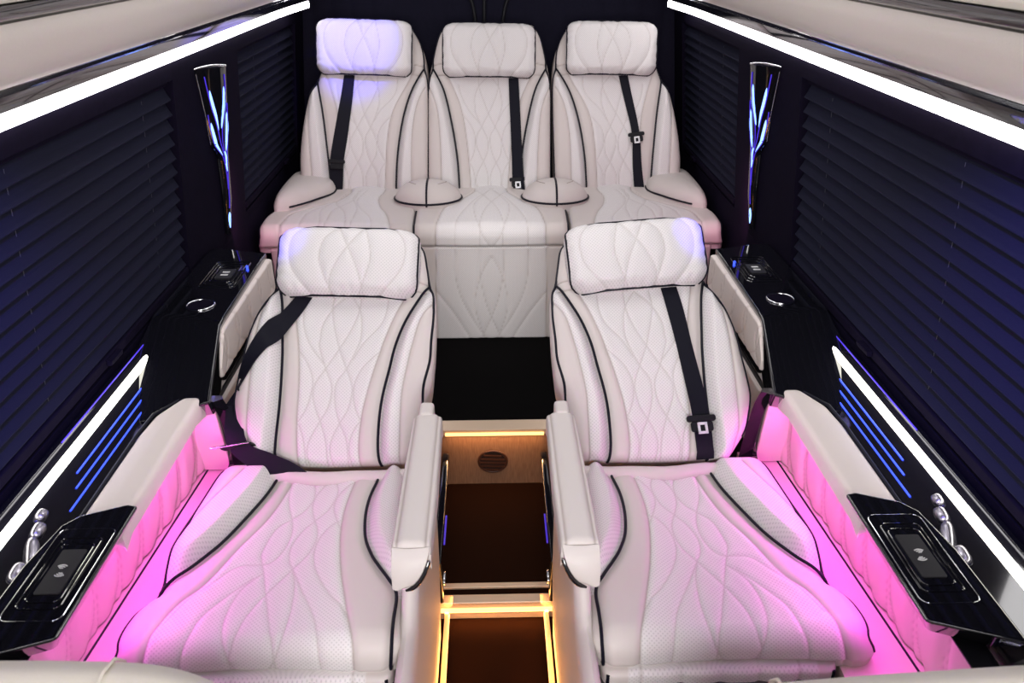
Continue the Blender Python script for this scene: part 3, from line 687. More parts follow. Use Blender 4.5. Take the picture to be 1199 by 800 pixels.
BACKPAD = {}
def captain(s, word):
    mir = s > 0
    rt = empty('captain_seat', W(s,.40,1.22,1.66-.0), 'cream quilted reclining armchair with black piping in front on the %s of the aisle'%word, 'seat', 'captain seats')
    # ---------------- cushion
    pc = PC; q = [pc.pxs(c) for c in cush_q]
    L = curve_fn(pc.pxs(cush_out_l)); Rr = curve_fn(pc.pxs(cush_out_r)); p1 = pc.pxs(cush_p1); p2 = pc.pxs(cush_p2); sl = pc.pxs(cush_sl); sr = pc.pxs(cush_sr); bs = pc.pxs(cush_bs)
    f1,f2,fl,fr_ = curve_fn(p1),curve_fn(p2),curve_fn(sl),curve_fn(sr)
    bmin1 = p1[0][1]; b2 = p2[4][1]
    def raise_c(A,B):
        w1 = sm((B-bmin1)/.10); o = .030*w1*sm((f1(B)-A)/.035)
        w2 = sm((B-b2+.0)/.08); i = .028*w2*sm((A-f2(B))/.035)
        ctr = (fl(B)+fr_(B))/2; hw = (fr_(B)-fl(B))/2
        dish = -.010*np.clip(1-((A-ctr)/np.maximum(hw,.05))**2,0,1)
        return o+i+dish
    def perf_c(A,B):
        ins = (A>fl(B))&(A<fr_(B)); o = (A<f1(B)-.003)&(B>bmin1)&(A>np.interp(B,[b for _,b in sorted(bs,key=lambda t:t[1])],[a for a,_ in sorted(bs,key=lambda t:t[1])])); i = (A>f2(B)+.003)&(B>b2)
        return (ins|o|i).astype(float)
    b0 = PC.bf-PC.R*math.pi/2-.022; b1 = .515
    cp = Pad(pc,L,Rr,b0,b1,R=.035,Rf=.012,Rb=.03,quilt=q,qd=.0015,seams=[sl,sr,bs],creases=[p1,p2],perf=perf_c,raise_fn=raise_c,thick=.018,mirror=mir)
    co = cp.build('seat_cushion', M['cream'], rt, 230, 240)
    cp.pipe(p1,co); cp.pipe(p2,co)
    # welt along the outer edge
    B = np.linspace(p1[0][1]-.0,b1-.02,40); cp.pipe([(L(b)+.006,b) for b in B],co,lift=.0,n=1)
    B = np.linspace(b0+.01,p1[0][1],30); cp.pipe([(L(b)+.004,b) for b in B],co,lift=.0,n=1)
    # ---------------- backrest
    pb = PB; q = [pb.pxs(c) for c in back_q]
    L = curve_fn(pb.pxs(back_out_l)); Rr = curve_fn(pb.pxs(back_out_r)); pl = pb.pxs(back_pipe_l); pr = pb.pxs(back_pipe_r); bl = pb.pxs(band_l); br = pb.pxs(band_r); ol = pb.pxs(bol_l); orr = pb.pxs(bol_r)
    fpl,fpr,fbl,fbr,fol,for_ = map(curve_fn,(pl,pr,bl,br,ol,orr))
    bs0 = pb.px(325,331)[1]; b1 = pb.px(415,262)[1]-.035
    sh = [pb.pxs([(481,329),(502,332)]),pb.pxs([(479,340),(499,342)])]
    def raise_b(A,B):
        fade = sm((bs0+.02-B)/.12)
        o = fade*(.026*sm((fpl(B)-A)/.03)+.026*sm((A-fpr(B))/.03))
        ctr = (fbl(B)+fbr(B))/2; hw = (fbr(B)-fbl(B))/2
        return o-.010*fade*np.clip(1-((A-ctr)/np.maximum(hw,.05))**2,0,1)+.010*np.exp(-((B-.10)/.09)**2)*np.clip(1-((A-ctr)/.2)**2,0,1)
    def perf_b(A,B):
        ins = (A>fbl(B))&(A<fbr(B))&(B<bs0+.05)
        o = (A<fpl(B)-.003)&(A>fol(B))&(B<bs0); i = (A>fpr(B)+.003)&(A<for_(B))&(B<bs0-.02)
        return (ins|o|i).astype(float)
    bp = Pad(pb,L,Rr,0.0,b1,R=.034,Rf=.02,Rb=.04,quilt=q,qd=.0013,seams=[bl,br,ol,orr]+sh,creases=[pl,pr],perf=perf_b,raise_fn=raise_b,thick=.11,inset=.04,mirror=mir)
    bo = bp.build('backrest', M['cream'], rt, 220, 250)
    bp.pipe(pl,bo); bp.pipe(pr,bo); bp.pipe(pb.pxs(back_rim_r),bo,lift=.0005)
    B = np.linspace(.05,bs0+.07,40); bp.pipe([(L(b)+.004,b) for b in B],bo,lift=0,n=1)
    # fold of leather between backrest and cushion
    yj = 1.478; a0 = pb.px(300,552)[0]; a1 = pb.px(476,552)[0]
    P = [(x*(-1 if mir else 1),yj-.012+.004*math.sin(k*1.1),H-1.100+.004*math.sin(k*.7)) for k,x in enumerate(np.linspace(a0,a1,12))]
    MB().tube(P,.018,10).build('lower_fold', M['cream'], rt)
    # ---------------- headrest
    c = pb.px(406,303); w,h = .345,.178
    rot = math.radians(-2.2 if s < 0 else 4.5)     # pillows hang a little crooked
    if s > 0: c = pb.px(1152-747,297)
    aa = pb.a*math.cos(rot*(1))+pb.b*math.sin(rot); 
    if s > 0: aa = pb.a*math.cos(rot)-pb.b*math.sin(rot)*1
    bb = np.cross(pb.n,aa)
    tilt = math.radians(8)
    b3 = bb*math.cos(tilt)+pb.n*math.sin(tilt)
    org = pb.o+pb.a*c[0]+pb.b*c[1]+pb.n*.055-b3*(h/2)
    # line-of-sight shift so that the raised pillow sits where the photograph shows it
    cen = org+b3*h/2; tgt = ray(406,303) if s < 0 else ray(1152-747,297); v = np.array([0,0,H]); t = np.dot(cen-v,pb.n)/np.dot(tgt,pb.n); org += v+tgt*t-cen
    hp = headrest_pad(Plane(org,aa,b3),w,h,mir,head_quilt(w,h))
    ho = hp.build('headrest', M['cream'], rt, 120, 80)
    ring_pipe(hp,ho,w,h)
    # ---------------- armrest on the aisle side
    ar = Plane((0,1.0,H-.885),(1,0,0),(0,math.cos(.02),math.sin(.02)))
    x = lambda B: 0
    la = lambda B: np.interp(B,[0,.2,.40,.425],[-.172,-.170,-.166,-.160]); ra = lambda B: np.interp(B,[0,.15,.40,.425],[-.107,-.104,-.108,-.114])
    ap = Pad(ar,la,ra,0,.395,R=.014,Rf=.012,Rb=.02,thick=.030,mirror=mir,seams=[[(-.163,.0),(-.160,.40)],[(-.115,.0),(-.115,.40)]])
    ao = ap.build('armrest', M['cream'], rt, 40, 90)
    # rounded end cap in front of the armrest
    rings = []
    for k in range(13):
        t = k/12; yy = 1.002-.030*math.sin(t*math.pi/2); dd = .893+.062*t-.010*math.sin(t*math.pi); xr = .109+.046*(1-math.sqrt(max(1-t*t,0)))
        ring = [(s*x_,yy-.004*math.sin(math.pi*u_),H-dd) for u_,x_ in [(u_,.170+(xr-.170)*u_) for u_ in np.linspace(0,1,8)]]
        ring += [(s*xr,yy+.012,H-dd-.012),(s*.170,yy+.012,H-dd-.012)]
        rings.append(ring)
    MB().loft(rings).build('armrest_cap', M['cream'], rt, bevel=.003)
    MB().tube([(s*(.109+.046*(1-math.sqrt(max(1-t*t,0)))-.001),.998-.030*math.sin(t*math.pi/2)+.012,H-(.893+.062*t-.010*math.sin(t*math.pi))-.012) for t in np.linspace(.35,.995,16)],[.0045]*14+[.004,.002],8).build('armrest_hinge', M['gloss'], rt)
    # small hinge knuckle behind the armrest
    MB().box(min(s*.155,s*.125),max(s*.155,s*.125),1.375,1.425,H-.93,H-.874).build('armrest_pivot', M['cream'], rt, bevel=.008)
    # ---------------- side shell next to the aisle: low beside the cushion, rising into the armrest support
    rings = []
    for yy in list(np.linspace(.86,.90,4))+list(np.linspace(.93,1.475,26)):
        dt = 1.092-.122*sm((yy-1.0)/.14); e = max(0,(.90-yy)/.04); x0 = .172-.004*sm((yy-1.0)/.14)
        ring = [(x0,dt+.05),(x0-.001,dt+.014),(x0-.006,dt+.004),(x0-.014,dt),(x0-.023,dt+.006),(x0-.030,dt+.024),(.1405,dt+.06)]
        ring += [(.139-.004*math.sin(math.pi*k)+.006*k,max(dt+.10,1.10)+(1.62-max(dt+.10,1.10))*k) for k in np.linspace(0,1,7)]+[(.172,1.62),(.172,1.3)]
        cx_ = .165; rings.append([W(s,x_+(cx_-x_)*.6*e*e,yy,d_+.02*e*e*(d_<1.3)) for x_,d_ in ring])
    MB().loft(rings).build('side_shell', M['cream'], rt)
    # gloss rail with chrome lever low on the aisle side
    rl = MB().loft([[W(s,x_,yy,d_) for x_,d_ in ((.143,1.46),(.140,1.52),(.141,1.605),(.165,1.605),(.165,1.46))] for yy in (1.575,2.07)]).build('base_rail', M['gloss'], rt, bevel=.005)
    MB().tube([W(s,.139,1.62+.022*math.cos(a),1.555+.012*math.sin(a)) for a in np.linspace(0,2*math.pi,20,endpoint=False)],.003,8,True).build('lever', M['chrome'], rl)
    MB().tube([W(s,.1408,y,1.49) for y in (1.68,1.80)],.002,6).build('accent_light', M['led_blue_dim'], rl)
    # pedestal
    MB().box(min(s*.168,s*.60),max(s*.168,s*.60),.86,1.50,0,H-1.17).build('pedestal', M['seatbase'], rt, smooth=False, bevel=.01)
    # folded leg rest in front of the cushion
    lp = Plane((0,.905,H-1.60),(1,0,0),(0,.05,1.0))
    lp = Plane((0,.952,H-1.50),(1,0,0),(0,0,1))
    lq = [[(x_,0),(x_,.36)] for x_ in (-.25,-.32,-.39,-.46,-.53)]
    gp = Pad(lp,lambda B: 0*B-.598,lambda B: 0*B-.182,0,.357,R=.02,Rb=.010,quilt=lq,qd=.003,qw=.01,thick=.05,mirror=mir,perf=lambda A,B: ((A>-.56)&(A<-.23)).astype(float))
    lo = gp.build('leg_rest', M['cream'], rt, 80, 60)
    for x_ in (-.588,-.192): gp.pipe([(x_,b_) for b_ in np.linspace(.02,.352,12)],lo,n=1)
    # red-capped buckle stalk is tucked between cushion and armrest
    return bp
for s,word in ((-1,'left'),(1,'right')): BACKPAD[s] = captain(s,word)

def ribbon_on(pad, plane, lpx, rpx, mirror=False, lift=.006):
    L = spline([np.array(plane.px(*p)) for p in lpx],5); R = spline([np.array(plane.px(*p)) for p in rpx],5)
    return pad.pts(L,lift), pad.pts(R,lift)
# left belt: from behind the headrest across the bolster to the latch plate, then down to the seat
m_ = lambda pts: [(1152-x,y) for x,y in pts]
bp = BACKPAD[-1]
rt = empty('seat_belt', (-.52,1.5,H-1.0), 'black seat belt slanting across the front left armchair backrest to its outer side', 'seat belt', 'seat belts')
L,R = ribbon_on(bp,PB,[(356,338),(338,359),(314,385),(300,404),(288,424),(280,443),(275,458)],[(373,338),(353.6,367.5),(325,404),(314,415),(303,428),(293,444),(283,458)])
L = list(L); R = list(R)
e = np.array([-.628,1.60,H-.985]); e2 = np.array([-.588,1.60,H-.99])
for t in (.3,.65,1.0): L.append(bp.pts([PB.px(275,458)],.006)[0]*(1-t)+e*t); R.append(bp.pts([PB.px(283,458)],.006)[0]*(1-t)+e2*t)
belt_mesh(L,R,'shoulder_webbing',rt)
tp = np.array([-.585,1.505,H-1.030])
dn = np.array([.62,-.10,-.42]); dn /= np.linalg.norm(dn)
L = [e,tp+np.array([-.02,0,0]),np.array([-.545,1.47,H-1.075]),np.array([-.49,1.455,H-1.092]),np.array([-.44,1.45,H-1.105])]
R = [e2,tp+np.array([.025,.0,.008]),np.array([-.505,1.49,H-1.045]),np.array([-.45,1.475,H-1.065]),np.array([-.405,1.46,H-1.095])]
belt_mesh(spline(L,5),spline(R,5),'lap_webbing',rt)
ac = np.array([.95,.1,.12]); ac /= np.linalg.norm(ac); nn = np.cross(ac,dn); nn = nn/np.linalg.norm(nn); nn = nn if nn[2] > 0 else -nn
MB().loft([[tp+ac*a+nn*b+dn*c for a,b,c in ((-.036,.006,-.004),(.036,.006,-.004),(.036,.012,.006),(-.036,.012,.006))],[tp+ac*a+nn*b+dn*c for a,b,c in ((-.036,.000,.006),(.036,.000,.006),(.036,.006,.016),(-.036,.006,.016))]]).build('slider', M['black'], rt, bevel=.002)
MB().tube([tp+ac*a+nn*.012+dn*-.004 for a in (-.05,-.02,.02,.036)],.003,8).build('metal_tongue', M['chrome'], rt)

def hung_belt(pad, plane, lpx, rpx, tong, label, chrome=True, mirror=False, scale=1):
    conv = m_ if mirror else (lambda p: p)
    sx = -1 if mirror else 1
    L,R = ribbon_on(pad,plane,conv(lpx),conv(rpx)); c = pad.pts([plane.px(*conv([tong])[0])],.006)[0]
    rt = empty('seat_belt', tuple(c), label, 'seat belt', 'seat belts')
    belt_mesh(L,R,'webbing',rt)
    dn = -plane.b; nr = plane.n*np.array([sx,1,1])
    # follow the webbing's slant
    mid = (np.array(L)+np.array(R))/2; k = int(np.argmin(np.linalg.norm(mid-c,axis=1))); d = mid[min(k+2,len(mid)-1)]-mid[max(k-2,0)]; d /= np.linalg.norm(d)
    nr = nr-d*np.dot(nr,d); nr /= np.linalg.norm(nr)
    ac = np.cross(nr,d); tongue(c+nr*.002,d,ac,nr,rt,chrome)
hung_belt(BACKPAD[1],PB,[(768,326),(779,362),(790,408),(800,460),(806,496),(812,545)],[(786,326),(798,362),(808,408),(820,460),(826,496),(832,545)],(815,500),'black seat belt with metal tongue hanging down the front right armchair backrest',True,True)

# ================================================================== REAR ROW
RR = math.radians(25)
PRB = Plane((0,3.17,H-.95),(1,0,0),(0,math.sin(RR),math.cos(RR)))
PRC = Plane((0,2.74,H-.935),(1,0,0),(0,math.cos(.02),-math.sin(.02)),bf=.02,R=.05)
XM = 573.0
def symx(pts, c=573.0): return [(2*c-x,y) for x,y in pts]
def warp_quilt(src, fl, fr, sfl, sfr, sb0, sb1, b0, b1):
    out = []
    for c in src:
        k = []
        for a,b in c:
            u = (a-sfl(b))/(sfr(b)-sfl(b)); B = b0+(b-sb0)/(sb1-sb0)*(b1-b0); k.append((fl(B)+u*(fr(B)-fl(B)),B))
        out.append(k)
    return out
cq = [PB.pxs(c) for c in back_q]; cbl,cbr = curve_fn(PB.pxs(band_l)),curve_fn(PB.pxs(band_r)); ctop = PB.px(410,341)[1]
def rear_seat(kind, s, label, headpx, belt):
    mir = kind == 'side' and s > 0
    mid = kind == 'mid'
    xroot = 0 if mid else s*.53
    rt = empty('rear_seat', (xroot,2.98,.27), label, 'seat', 'rear row seats')
    pb = PRB
    if mid:
        ol = [(501.8,232),(501.8,150),(501.8,100),(503,85),(507,67),(513,40),(520,30)]
        pl = [(538.5,229),(536,190),(530,150),(520,107),(506.7,80)]; bl = [(552,230),(548,177),(540,127),(524,88),(520,78)]; bo = [(517,230),(517,190),(513,133),(503,103)]
        orr,pr,br,bor = [symx(c) for c in (ol,pl,bl,bo)]
        rims = [[(506.7,80),(508,66),(513,45),(518,34)],[(501.9,215),(501.9,110),(506.7,80)]]; rims += [symx(c) for c in rims]
        sh = [[(508,76),(520,74)],[(511,88),(524,88)]]; sh += [symx(c) for c in sh]
    else:
        ol = [(354,232),(353,213),(351.7,187),(355,150),(363,110),(370,95),(375,83),(380,60),(388,36)]
        orr = [(501.5,232),(501.5,150),(501.0,100),(498.5,72),(495,57),(485,37),(478,30)]
        pl = [(389,231),(386,200),(383,173),(378,133),(371.7,97),(370,92)]; bl = [(402,231),(400,187),(396.7,140),(386,100),(380,84)]; bo = [(367.5,230),(366.7,210),(363,160),(362,127),(366,105)]
        pr = [(464.5,229),(464,215),(465.7,180),(471.7,140),(481.7,107),(496.7,80)]; br = [(450.7,230),(453,167),(460,130),(480,92),(484,78)]; bor = [(482.7,230),(482.7,167),(488,127),(498,103)]
        rims = [[(496.7,80),(495,62),(490,46),(483,34)],[(501.2,215),(501.2,110),(496.7,80)],[(376,82),(371,95),(363.5,111)]]
        sh = [[(482,75),(496,78)],[(479,87),(493,88)]]
    L,Rr = curve_fn(pb.pxs(ol)),curve_fn(pb.pxs(orr)); P = {k:pb.pxs(c) for k,c in dict(pl=pl,pr=pr,bl=bl,br=br,bo=bo,bor=bor).items()}
    f = {k:curve_fn(c) for k,c in P.items()}
    bs0 = pb.px(500,82)[1]; b1 = pb.px(XM,25)[1]+.0
    q = warp_quilt(cq,f['bl'],f['br'],cbl,cbr,0,ctop,.02,pb.px(XM,89)[1]+.01)
    def raise_b(A,B):
        fade = sm((bs0+.02-B)/.14)
        o = fade*(.028*sm((f['pl'](B)-A)/.03)+.028*sm((A-f['pr'](B))/.03)); ctr = (f['bl'](B)+f['br'](B))/2; hw = (f['br'](B)-f['bl'](B))/2
        return o-.012*fade*np.clip(1-((A-ctr)/np.maximum(hw,.05))**2,0,1)
    def perf_b(A,B): return (((A>f['bl'](B))&(A<f['br'](B))&(B<bs0+.06))|((A<f['pl'](B))&(A>f['bo'](B))&(B<bs0-.03))|((A>f['pr'](B))&(A<f['bor'](B))&(B<bs0-.03))).astype(float)
    bp = Pad(pb,L,Rr,-.05,b1,R=.030,Rf=.02,Rb=.05,quilt=q,qd=.0013,seams=[P['bl'],P['br'],P['bo'],P['bor']]+[pb.pxs(c) for c in sh],creases=[P['pl'],P['pr']],perf=perf_b,raise_fn=raise_b,thick=.10,mirror=mir)
    bo_ = bp.build('backrest', M['cream'], rt, 150, 190)
    bp.pipe(P['pl'],bo_,r=.0036); bp.pipe(P['pr'],bo_,r=.0036)
    for c in rims: bp.pipe(pb.pxs(c),bo_,lift=.0,r=.0036)
    # headrest pillow
    (hx,hy,hw,hh,rotd) = headpx; rot = math.radians(rotd)
    if mir: hx = 2*XM-hx
    aa = pb.a*math.cos(rot)+pb.b*math.sin(rot); bb = np.cross(pb.n,aa); tilt = math.radians(6); b3 = bb*math.cos(tilt)+pb.n*math.sin(tilt)
    tgt = ray(hx,hy); v = np.array([0,0,H]); po = pb.o+pb.n*.06; t = np.dot(po-v,pb.n)/np.dot(tgt,pb.n); cen = v+tgt*t
    hp = headrest_pad(Plane(cen-b3*hh/2,aa,b3),hw,hh,mir,head_quilt(hw,hh),.0018)
    ho = hp.build('headrest', M['cream'], rt, 100, 70); ring_pipe(hp,ho,hw,hh,r=.0034)
    # seat cushion with rolled front
    pc = PRC
    if mid:
        ol = [(482,292),(483.6,276),(488,240),(499,215),(500,210)]; orr = [(666.5,292),(665,276),(660,240),(651,211),(650,206)]
        orr = symx(ol,575); sl = [(510,293),(510,276),(512,258),(520,244),(540,235),(554,228),(557,222)]; sr = symx(sl,574.7)
        qq = [[(533,293),(533,266),(540,250),(554,238),(566,231),(578,225)],[(562,293),(562,272),(557,256),(555,242),(564,234),(572,228)],[(576,291),(564,274),(562,260),(568,246),(580,236),(594,227)]]
        qq += [symx(c,575.5) for c in qq]; wing = None
    else:
        ol = [(300,294),(302,280),(302,266),(310,252),(326,242),(338,231),(350,222)]; orr = [(482,292),(483.6,276),(488,240),(499,215),(500,210)]
        sl = [(327,293),(326,276),(330,260),(342,250),(374,242),(398,236),(410,229),(412,224)]; sr = [(456,293),(456,264),(452,250),(445,242),(444,234),(450,228),(452,224)]
        qq = [[(374,293),(374,262),(376,248),(390,240),(402,234),(412,227)],[(404,293),(404,264),(403,250),(394,240),(406,230)],[(380,293),(382,260),(390,248),(414,238),(420,228)],[(410,293),(410,264),(418,246),(414,236),(424,227)],[(434,293),(434,264),(432,254),(418,240),(430,228)],[(350,293),(350,264),(360,250),(384,242)]]
    L,Rr = curve_fn(pc.pxs(ol)),curve_fn(pc.pxs(orr)); sl_,sr_ = pc.pxs(sl),pc.pxs(sr); gl,gr = curve_fn(sl_),curve_fn(sr_)
    b0 = pc.bf-pc.R*math.pi/2-.028; b1 = .50
    def raise_c(A,B):
        ctr = (gl(B)+gr(B))/2; hw = (gr(B)-gl(B))/2
        return .006*np.clip(1-((A-ctr)/np.maximum(hw,.05))**2,0,1)+.012*sm((B-.1)/.3)
    cp = Pad(pc,L,Rr,b0,b1,R=.028,Rf=.014,Rb=.02,quilt=[pc.pxs(c) for c in qq],qd=.0014,seams=[sl_,sr_],perf=lambda A,B: ((A>gl(B))&(A<gr(B))).astype(float),raise_fn=raise_c,thick=.02,mirror=mir)
    co = cp.build('seat_cushion', M['cream'], rt, 150, 150)
    B = np.linspace(b0+.015,b1-.03,40)
    if mid:
        cp.pipe([(L(b)+.002,b) for b in B],co,r=.004,lift=.004,n=1); cp.pipe([(Rr(b)-.002,b) for b in B],co,r=.004,lift=.004,n=1)
    else:
        cp.pipe([(L(b)+.003,b) for b in np.linspace(b0+.01,.06,20)],co,n=1)
    # upholstered base panel under the cushion
    yb = 2.715; bpn = Plane((0,yb,H-1.388),(1,0,0),(0,0,1))
    if mid:
        xa,xb = bpn.px(489,340)[0],bpn.px(663,340)[0]
        bq = [[(532.5,293),(533,322),(539.5,347),(550,368),(567.5,394),(571,400)],[(561,293),(562,322),(567.5,350),(576,373),(586,394),(590,400)],[(575,301.5),(564,321),(557,347),(558,368),(567.5,394),(572,401)],[(511.5,342),(532.5,368),(553.5,400)]]
        bq += [symx(c,575.5) for c in bq]; sv = [[(510.6,292),(510.6,402)],[(640,292),(640,402)]]
    else:
        xa,xb = -.80,bpn.px(488,340)[0]-.001; bq = []; sv = []
        for k in range(5):
            z = xa+.14+k*.075; bq.append([(z,.37),(z+.01,.2),(z+.05,.0)])
    conv = (lambda c: bpn.pxs(c)) if mid else (lambda c: c)
    gp = Pad(bpn,lambda B: 0*B+xa,lambda B: 0*B+xb,0,.372,R=.008,Rf=.006,Rb=.006,quilt=[conv(c) for c in bq],seams=[bpn.pxs(c) for c in sv],qd=.002,thick=.30,mirror=mir,perf=(lambda A,B: ((A>bpn.px(510.6,340)[0])&(A<bpn.px(640,340)[0])).astype(float)) if mid else None)
    gp.build('base_panel', M['cream'], rt, 110, 90)
    # raised wing beside the wall
    if not mid:
        wl = [(322,247),(328,240),(338,230),(346,222)]; 
        c0 = np.array(pc.px(345,240)); 
        ringpts = []
        poly = [pc.px(*q_) for q_ in ((321,246),(334,247.5),(352,243.5),(372,237),(393,228),(388,215),(352,212),(334,226))]
        poly = spline([np.array(q_) for q_ in poly],6,True); ctr = np.mean(poly,axis=0)+np.array([.0,.03]); rings = []
        for rr,hz_ in ((1.0,-.03),(1.0,.012),(.97,.026),(.90,.042),(.76,.056),(.55,.064),(.3,.068),(.05,.069)):
            rings.append([(pc.o+pc.a*q_[0]+pc.b*q_[1]+pc.n*hz_)*np.array([-1 if mir else 1,1,1]) for q_ in [ctr+(v_-ctr)*rr for v_ in poly]])
        wo = MB().loft(rings).build('side_bolster', M['cream'], rt)
        tube_pipe([p+np.array([0,-.003,.002]) for p in rings[1][8:28]], wo, .0036)
    return bp
RB = {}
RB[-1] = rear_seat('side',-1,'cream back row seat on the left, beside the wall, violet light on its headrest',(425.5,53.5,.382,.215,-2.0),None)
RB[0] = rear_seat('mid',0,'cream middle seat of the back row, between two padded humps, facing the aisle',(572.5,57,.372,.210,-1.0),None)
RB[1] = rear_seat('side',1,'cream back row seat on the right, beside the wall, belt buckle halfway up its backrest',(717,55.5,.366,.208,1.0),None)
hung_belt(RB[-1],PRB,[(404.5,80),(398,120),(391,160),(387,187),(388,210),(389,231)],[(416.5,80),(412,120),(407,160),(403,187),(402,210),(401,231)],(395,190),'black seat belt hanging down the left seat of the back row',False)
hung_belt(RB[0],PRB,[(595,82),(597,130),(599,180),(600,210),(602,231)],[(606.5,82),(609,130),(611.5,180),(613,210),(615,231)],(606,211),'black seat belt with bright metal tongue hanging down the middle seat of the back row',True)
hung_belt(RB[1],PRB,[(727,80),(736,120),(743.5,158),(743.5,195),(745,231)],[(738,80),(746,120),(752.5,158),(754,195),(757,231)],(748,160),'black seat belt hanging down the right seat of the back row',True,True)

# padded humps on the seams between the rear seats
for s,word in ((-1,'left'),(1,'right')):
    p = PRC.px(499.5,245); cx = abs(p[0]); rt = empty('divider_hump', W(s,cx,2.74+p[1]+.11,.93), 'round padded cream hump with black piping on the seam %s of the middle back seat'%word, 'cushion', 'divider humps of the back row')
    cy = p[1]+.105; rings = []; ax,ay,hz = .131,.105,.078; lf = .006
    for k in range(14):
        t = k/13; rr = max(math.cos(t*math.pi/2)**.8,.01); z = hz*math.sin(t*math.pi/2)**1.1+lf
        rings.append([np.array([s*(cx+ax*rr*math.cos(a)),0,0])+PRC.o*np.array([0,1,1])+PRC.b*(cy+ay*rr*math.sin(a))+PRC.n*z for a in np.linspace(0,2*math.pi,48,endpoint=False)])
    rings.insert(0,[q-PRC.n*.03 for q in rings[0]])
    ho = MB().loft(rings).build('pad', M['cream'], rt)
    tube_pipe([q+np.array([0,0,.010]) for q in rings[1]], ho, .0042, closed=True)
    arc = []
    for t in np.linspace(-1,1,25):
        rr = abs(t); z = hz*max(1-rr**2.4,0)**.5
        arc.append(np.array([s*cx,0,0])+PRC.o*np.array([0,1,1])+PRC.b*(cy+ay*t)+PRC.n*(z+.001+lf))
    tube_pipe(arc, ho, .0042)
    for sg in (-1,1):
        P = []
        for t in np.linspace(-.9,.9,15):
            u = .55-.28*t*t; v = t*.62+.22; r2 = math.hypot(u,v)
            if r2 < .97:
                th_ = math.acos(min(1,r2**1.25)); P.append(np.array([s*(cx+sg*ax*u),0,0])+PRC.o*np.array([0,1,1])+PRC.b*(cy+ay*v)+PRC.n*(hz*math.sin(th_)**1.1+lf+.0004))
        if len(P) > 3: MB().tube(P,.0012,6).build('stitching', M['thread'], ho)

# ================================================================== FRONT SEATS (only their tops show)
def cab_seat(s, pts, label):
    rt = empty('cab_seat', W(s,.50,.42,1.3), label, 'seat')
    # rounded back of a forward-facing cab seat whose top edge cuts the bottom of the view
    def section(x0,x1,yt,dt,name,mat):
        rings = []
        for y,dd in ((.0,0),):
            pass
    xs = [p[0] for p in pts]; 
    front = []; 
    rings = []
    secs = ((.0,.50),(-.0,.10),(-.006,.03),(-.02,.008),(-.045,.0),(-.085,.004),(-.12,.03),(-.13,.10),(-.13,.50))
    fixed = []
    for x,y,d in pts:
        dy = max((d+od)*y/d*0+((d+od)/(d/y)-y-oy)*0 for oy,od in secs); dy = min(((d+od)*y/d-y-oy) for oy,od in secs); k = (y+dy)/y; fixed.append((x,y+dy,d))
    pts = fixed
    for x,y,d in pts:
        ring = []
        for a,(oy,od) in enumerate(((.0,.50),(-.0,.10),(-.006,.03),(-.02,.008),(-.045,.0),(-.085,.004),(-.12,.03),(-.13,.10),(-.13,.50))):
            ring.append((s*x if s>0 else -x,y+oy,H-d-od))
        rings.append(ring)
    MB().loft(rings).build('backrest', M['beige'], rt)
    for k in (0.35,):
        i = int(len(pts)*k); x,y,d = pts[i]
        MB().tube([(s*x,y+oy+.002,H-d-od+.0015) for oy,od in ((.001,.35),(.001,.10),(-.005,.028),(-.02,.007),(-.045,-.001),(-.085,.003))],.0022,6).build('seam', M['beige'], rt)
    return rt
dl = .70
def edge_pts(pxs):
    out = []
    for x,y in pxs:
        r = ray(x,y); t = .70/(-r[2]); out.append((abs(r[0]*t),r[1]*t,.70))
    return out
lp_ = edge_pts(spline([(-90,777),(0,774),(90,774.5),(160,777),(200,783),(230,792),(250,803),(262,822)],4)); lp_ = [tuple(p) for p in lp_]
cab_seat(-1, lp_, 'cream leather top of a cab seat backrest at the lower left corner of the view')
rp_ = edge_pts(spline([(820,812),(870,805),(915,799.5),(1015,791.5),(1110,785),(1199,779.5),(1300,775)],4))
cab_seat(1, rp_, 'cream leather top of a cab seat backrest at the lower right corner of the view')

# ================================================================== LIGHTS
def area(name, loc, size, sizey, col, power, rot=(0,0,0), spread=180):
    l = bpy.data.lights.new(name,'AREA'); l.shape = 'RECTANGLE'; l.size = size; l.size_y = sizey; l.color = col; l.energy = power; l.spread = math.radians(spread)
    o = bpy.data.objects.new(name,l); C.objects.link(o); o.location = loc; o.rotation_euler = rot; return o
def spot(name, loc, target, col, power, ang, blend=.5, rad=.02):
    l = bpy.data.lights.new(name,'SPOT'); l.color = col; l.energy = power; l.spot_size = math.radians(ang); l.spot_blend = blend; l.shadow_soft_size = rad
    o = bpy.data.objects.new(name,l); C.objects.link(o); o.location = loc; o.rotation_euler = (Vector(target)-Vector(loc)).to_track_quat('-Z','Y').to_euler(); return o
for s in (-1,1):
    area('ceiling_lamp_and_fill', (s*.48,1.0,H+.21), .26, 1.6, (1,.97,.985), 1.3)
    area('ceiling_lamp_and_fill', (s*.48,2.75,H+.21), .26, 1.2, (1,.975,.985), 4.0)
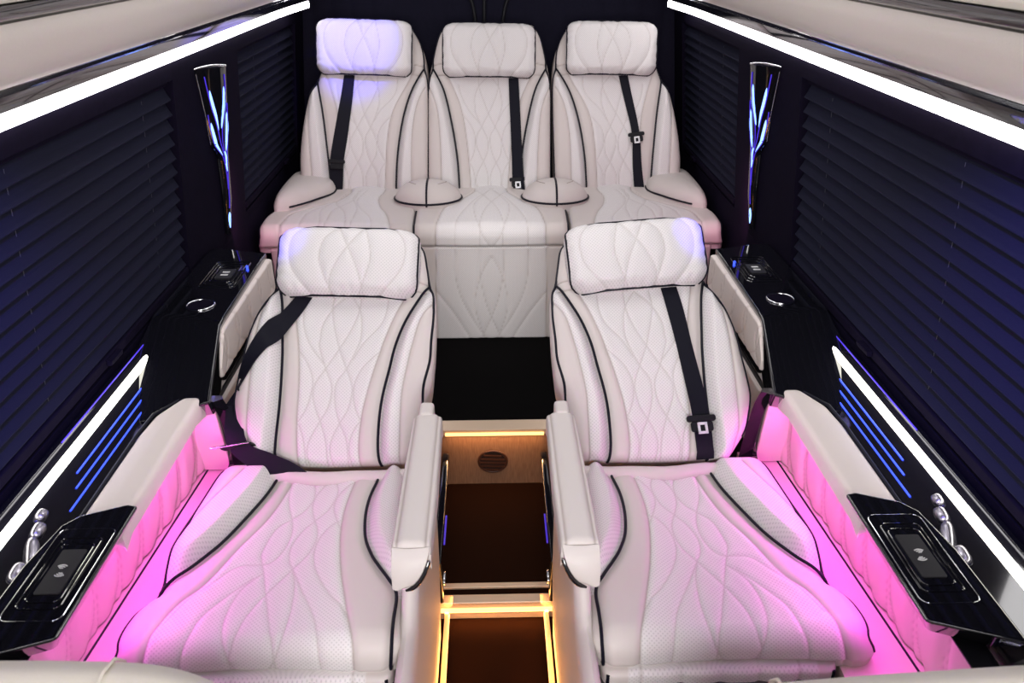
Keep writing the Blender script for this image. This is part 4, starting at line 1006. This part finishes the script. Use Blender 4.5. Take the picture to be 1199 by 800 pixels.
area('ceiling_lamp_and_fill', (0,1.72,H+.21), .45, .5, (1,.975,.98), 4.2)  # added fill above the aisle, brightens the bench base and console covers
area('windscreen_light', (0,-.5,H-.24), 0.6, .45, (1,.975,.96), 27, (math.radians(84),0,0))
for s in (-1,1):
    area('pink_strip', W(s,.672,1.22,.9735), .008, .62, (1,.07,.84), 1.25, (0,math.radians(s*24),0))
    # amber footwell strips under the seats
    area('amber_strip', W(s,.118,1.15,1.60), .02, .9, (1,.40,.09), 1.6, (0,math.radians(-s*100),0))
area('amber_strip', (0,2.085,.248), .30, .01, (1,.55,.24), .45, (math.radians(-25),0,0))
area('amber_strip', (0,1.566,.035), .28, .01, (1,.45,.12), .5, (math.radians(-40),0,0))
spot('bench_base_fill', (0,1.25,H+.20), (0,2.72,.52), (1,.97,.94), 42, 24, 1.0, .05)  # added spot with no real fitting, lifts the front of the rear bench base
spot('violet_spot', (-.30,2.75,H+.15), (-.52,3.35,H-.38), (.07,.05,1), 62, 25, .8)
for s in (-1,1):
    r = ray(336,283); q = r*(1.87/r[1])           # outer upper corner of the headrest
    spot('blue_spot', W(s,.60,1.62,-.08), W(s,abs(q[0]),1.87,-q[2]), (.08,.05,1), 60, 9, 1.0)
    spot('violet_wall_wash', W(s,.30,.30,-.1), W(s,.83,.90,.40), (.14,.11,1), 150, 40, 1.0)
    o_ = area('pink_strip', W(s,.815,2.50,.80), .05, .25, (1,.32,.58), .5); o_.rotation_euler = (Vector(W(s,.55,3.3,.75))-o_.location).to_track_quat('-Z','Y').to_euler()

w = bpy.data.worlds.new('world'); bpy.context.scene.world = w; w.use_nodes = True
w.node_tree.nodes['Background'].inputs[0].default_value = (.80,.80,.85,1); w.node_tree.nodes['Background'].inputs[1].default_value = .35
sc = bpy.context.scene
sc.view_settings.view_transform = 'Standard'; sc.view_settings.look = 'None'; sc.view_settings.gamma = 1; sc.view_settings.use_curve_mapping = False
sc.view_settings.exposure = 0
sc.cycles.use_denoising = True
sc.cycles.max_bounces = 8
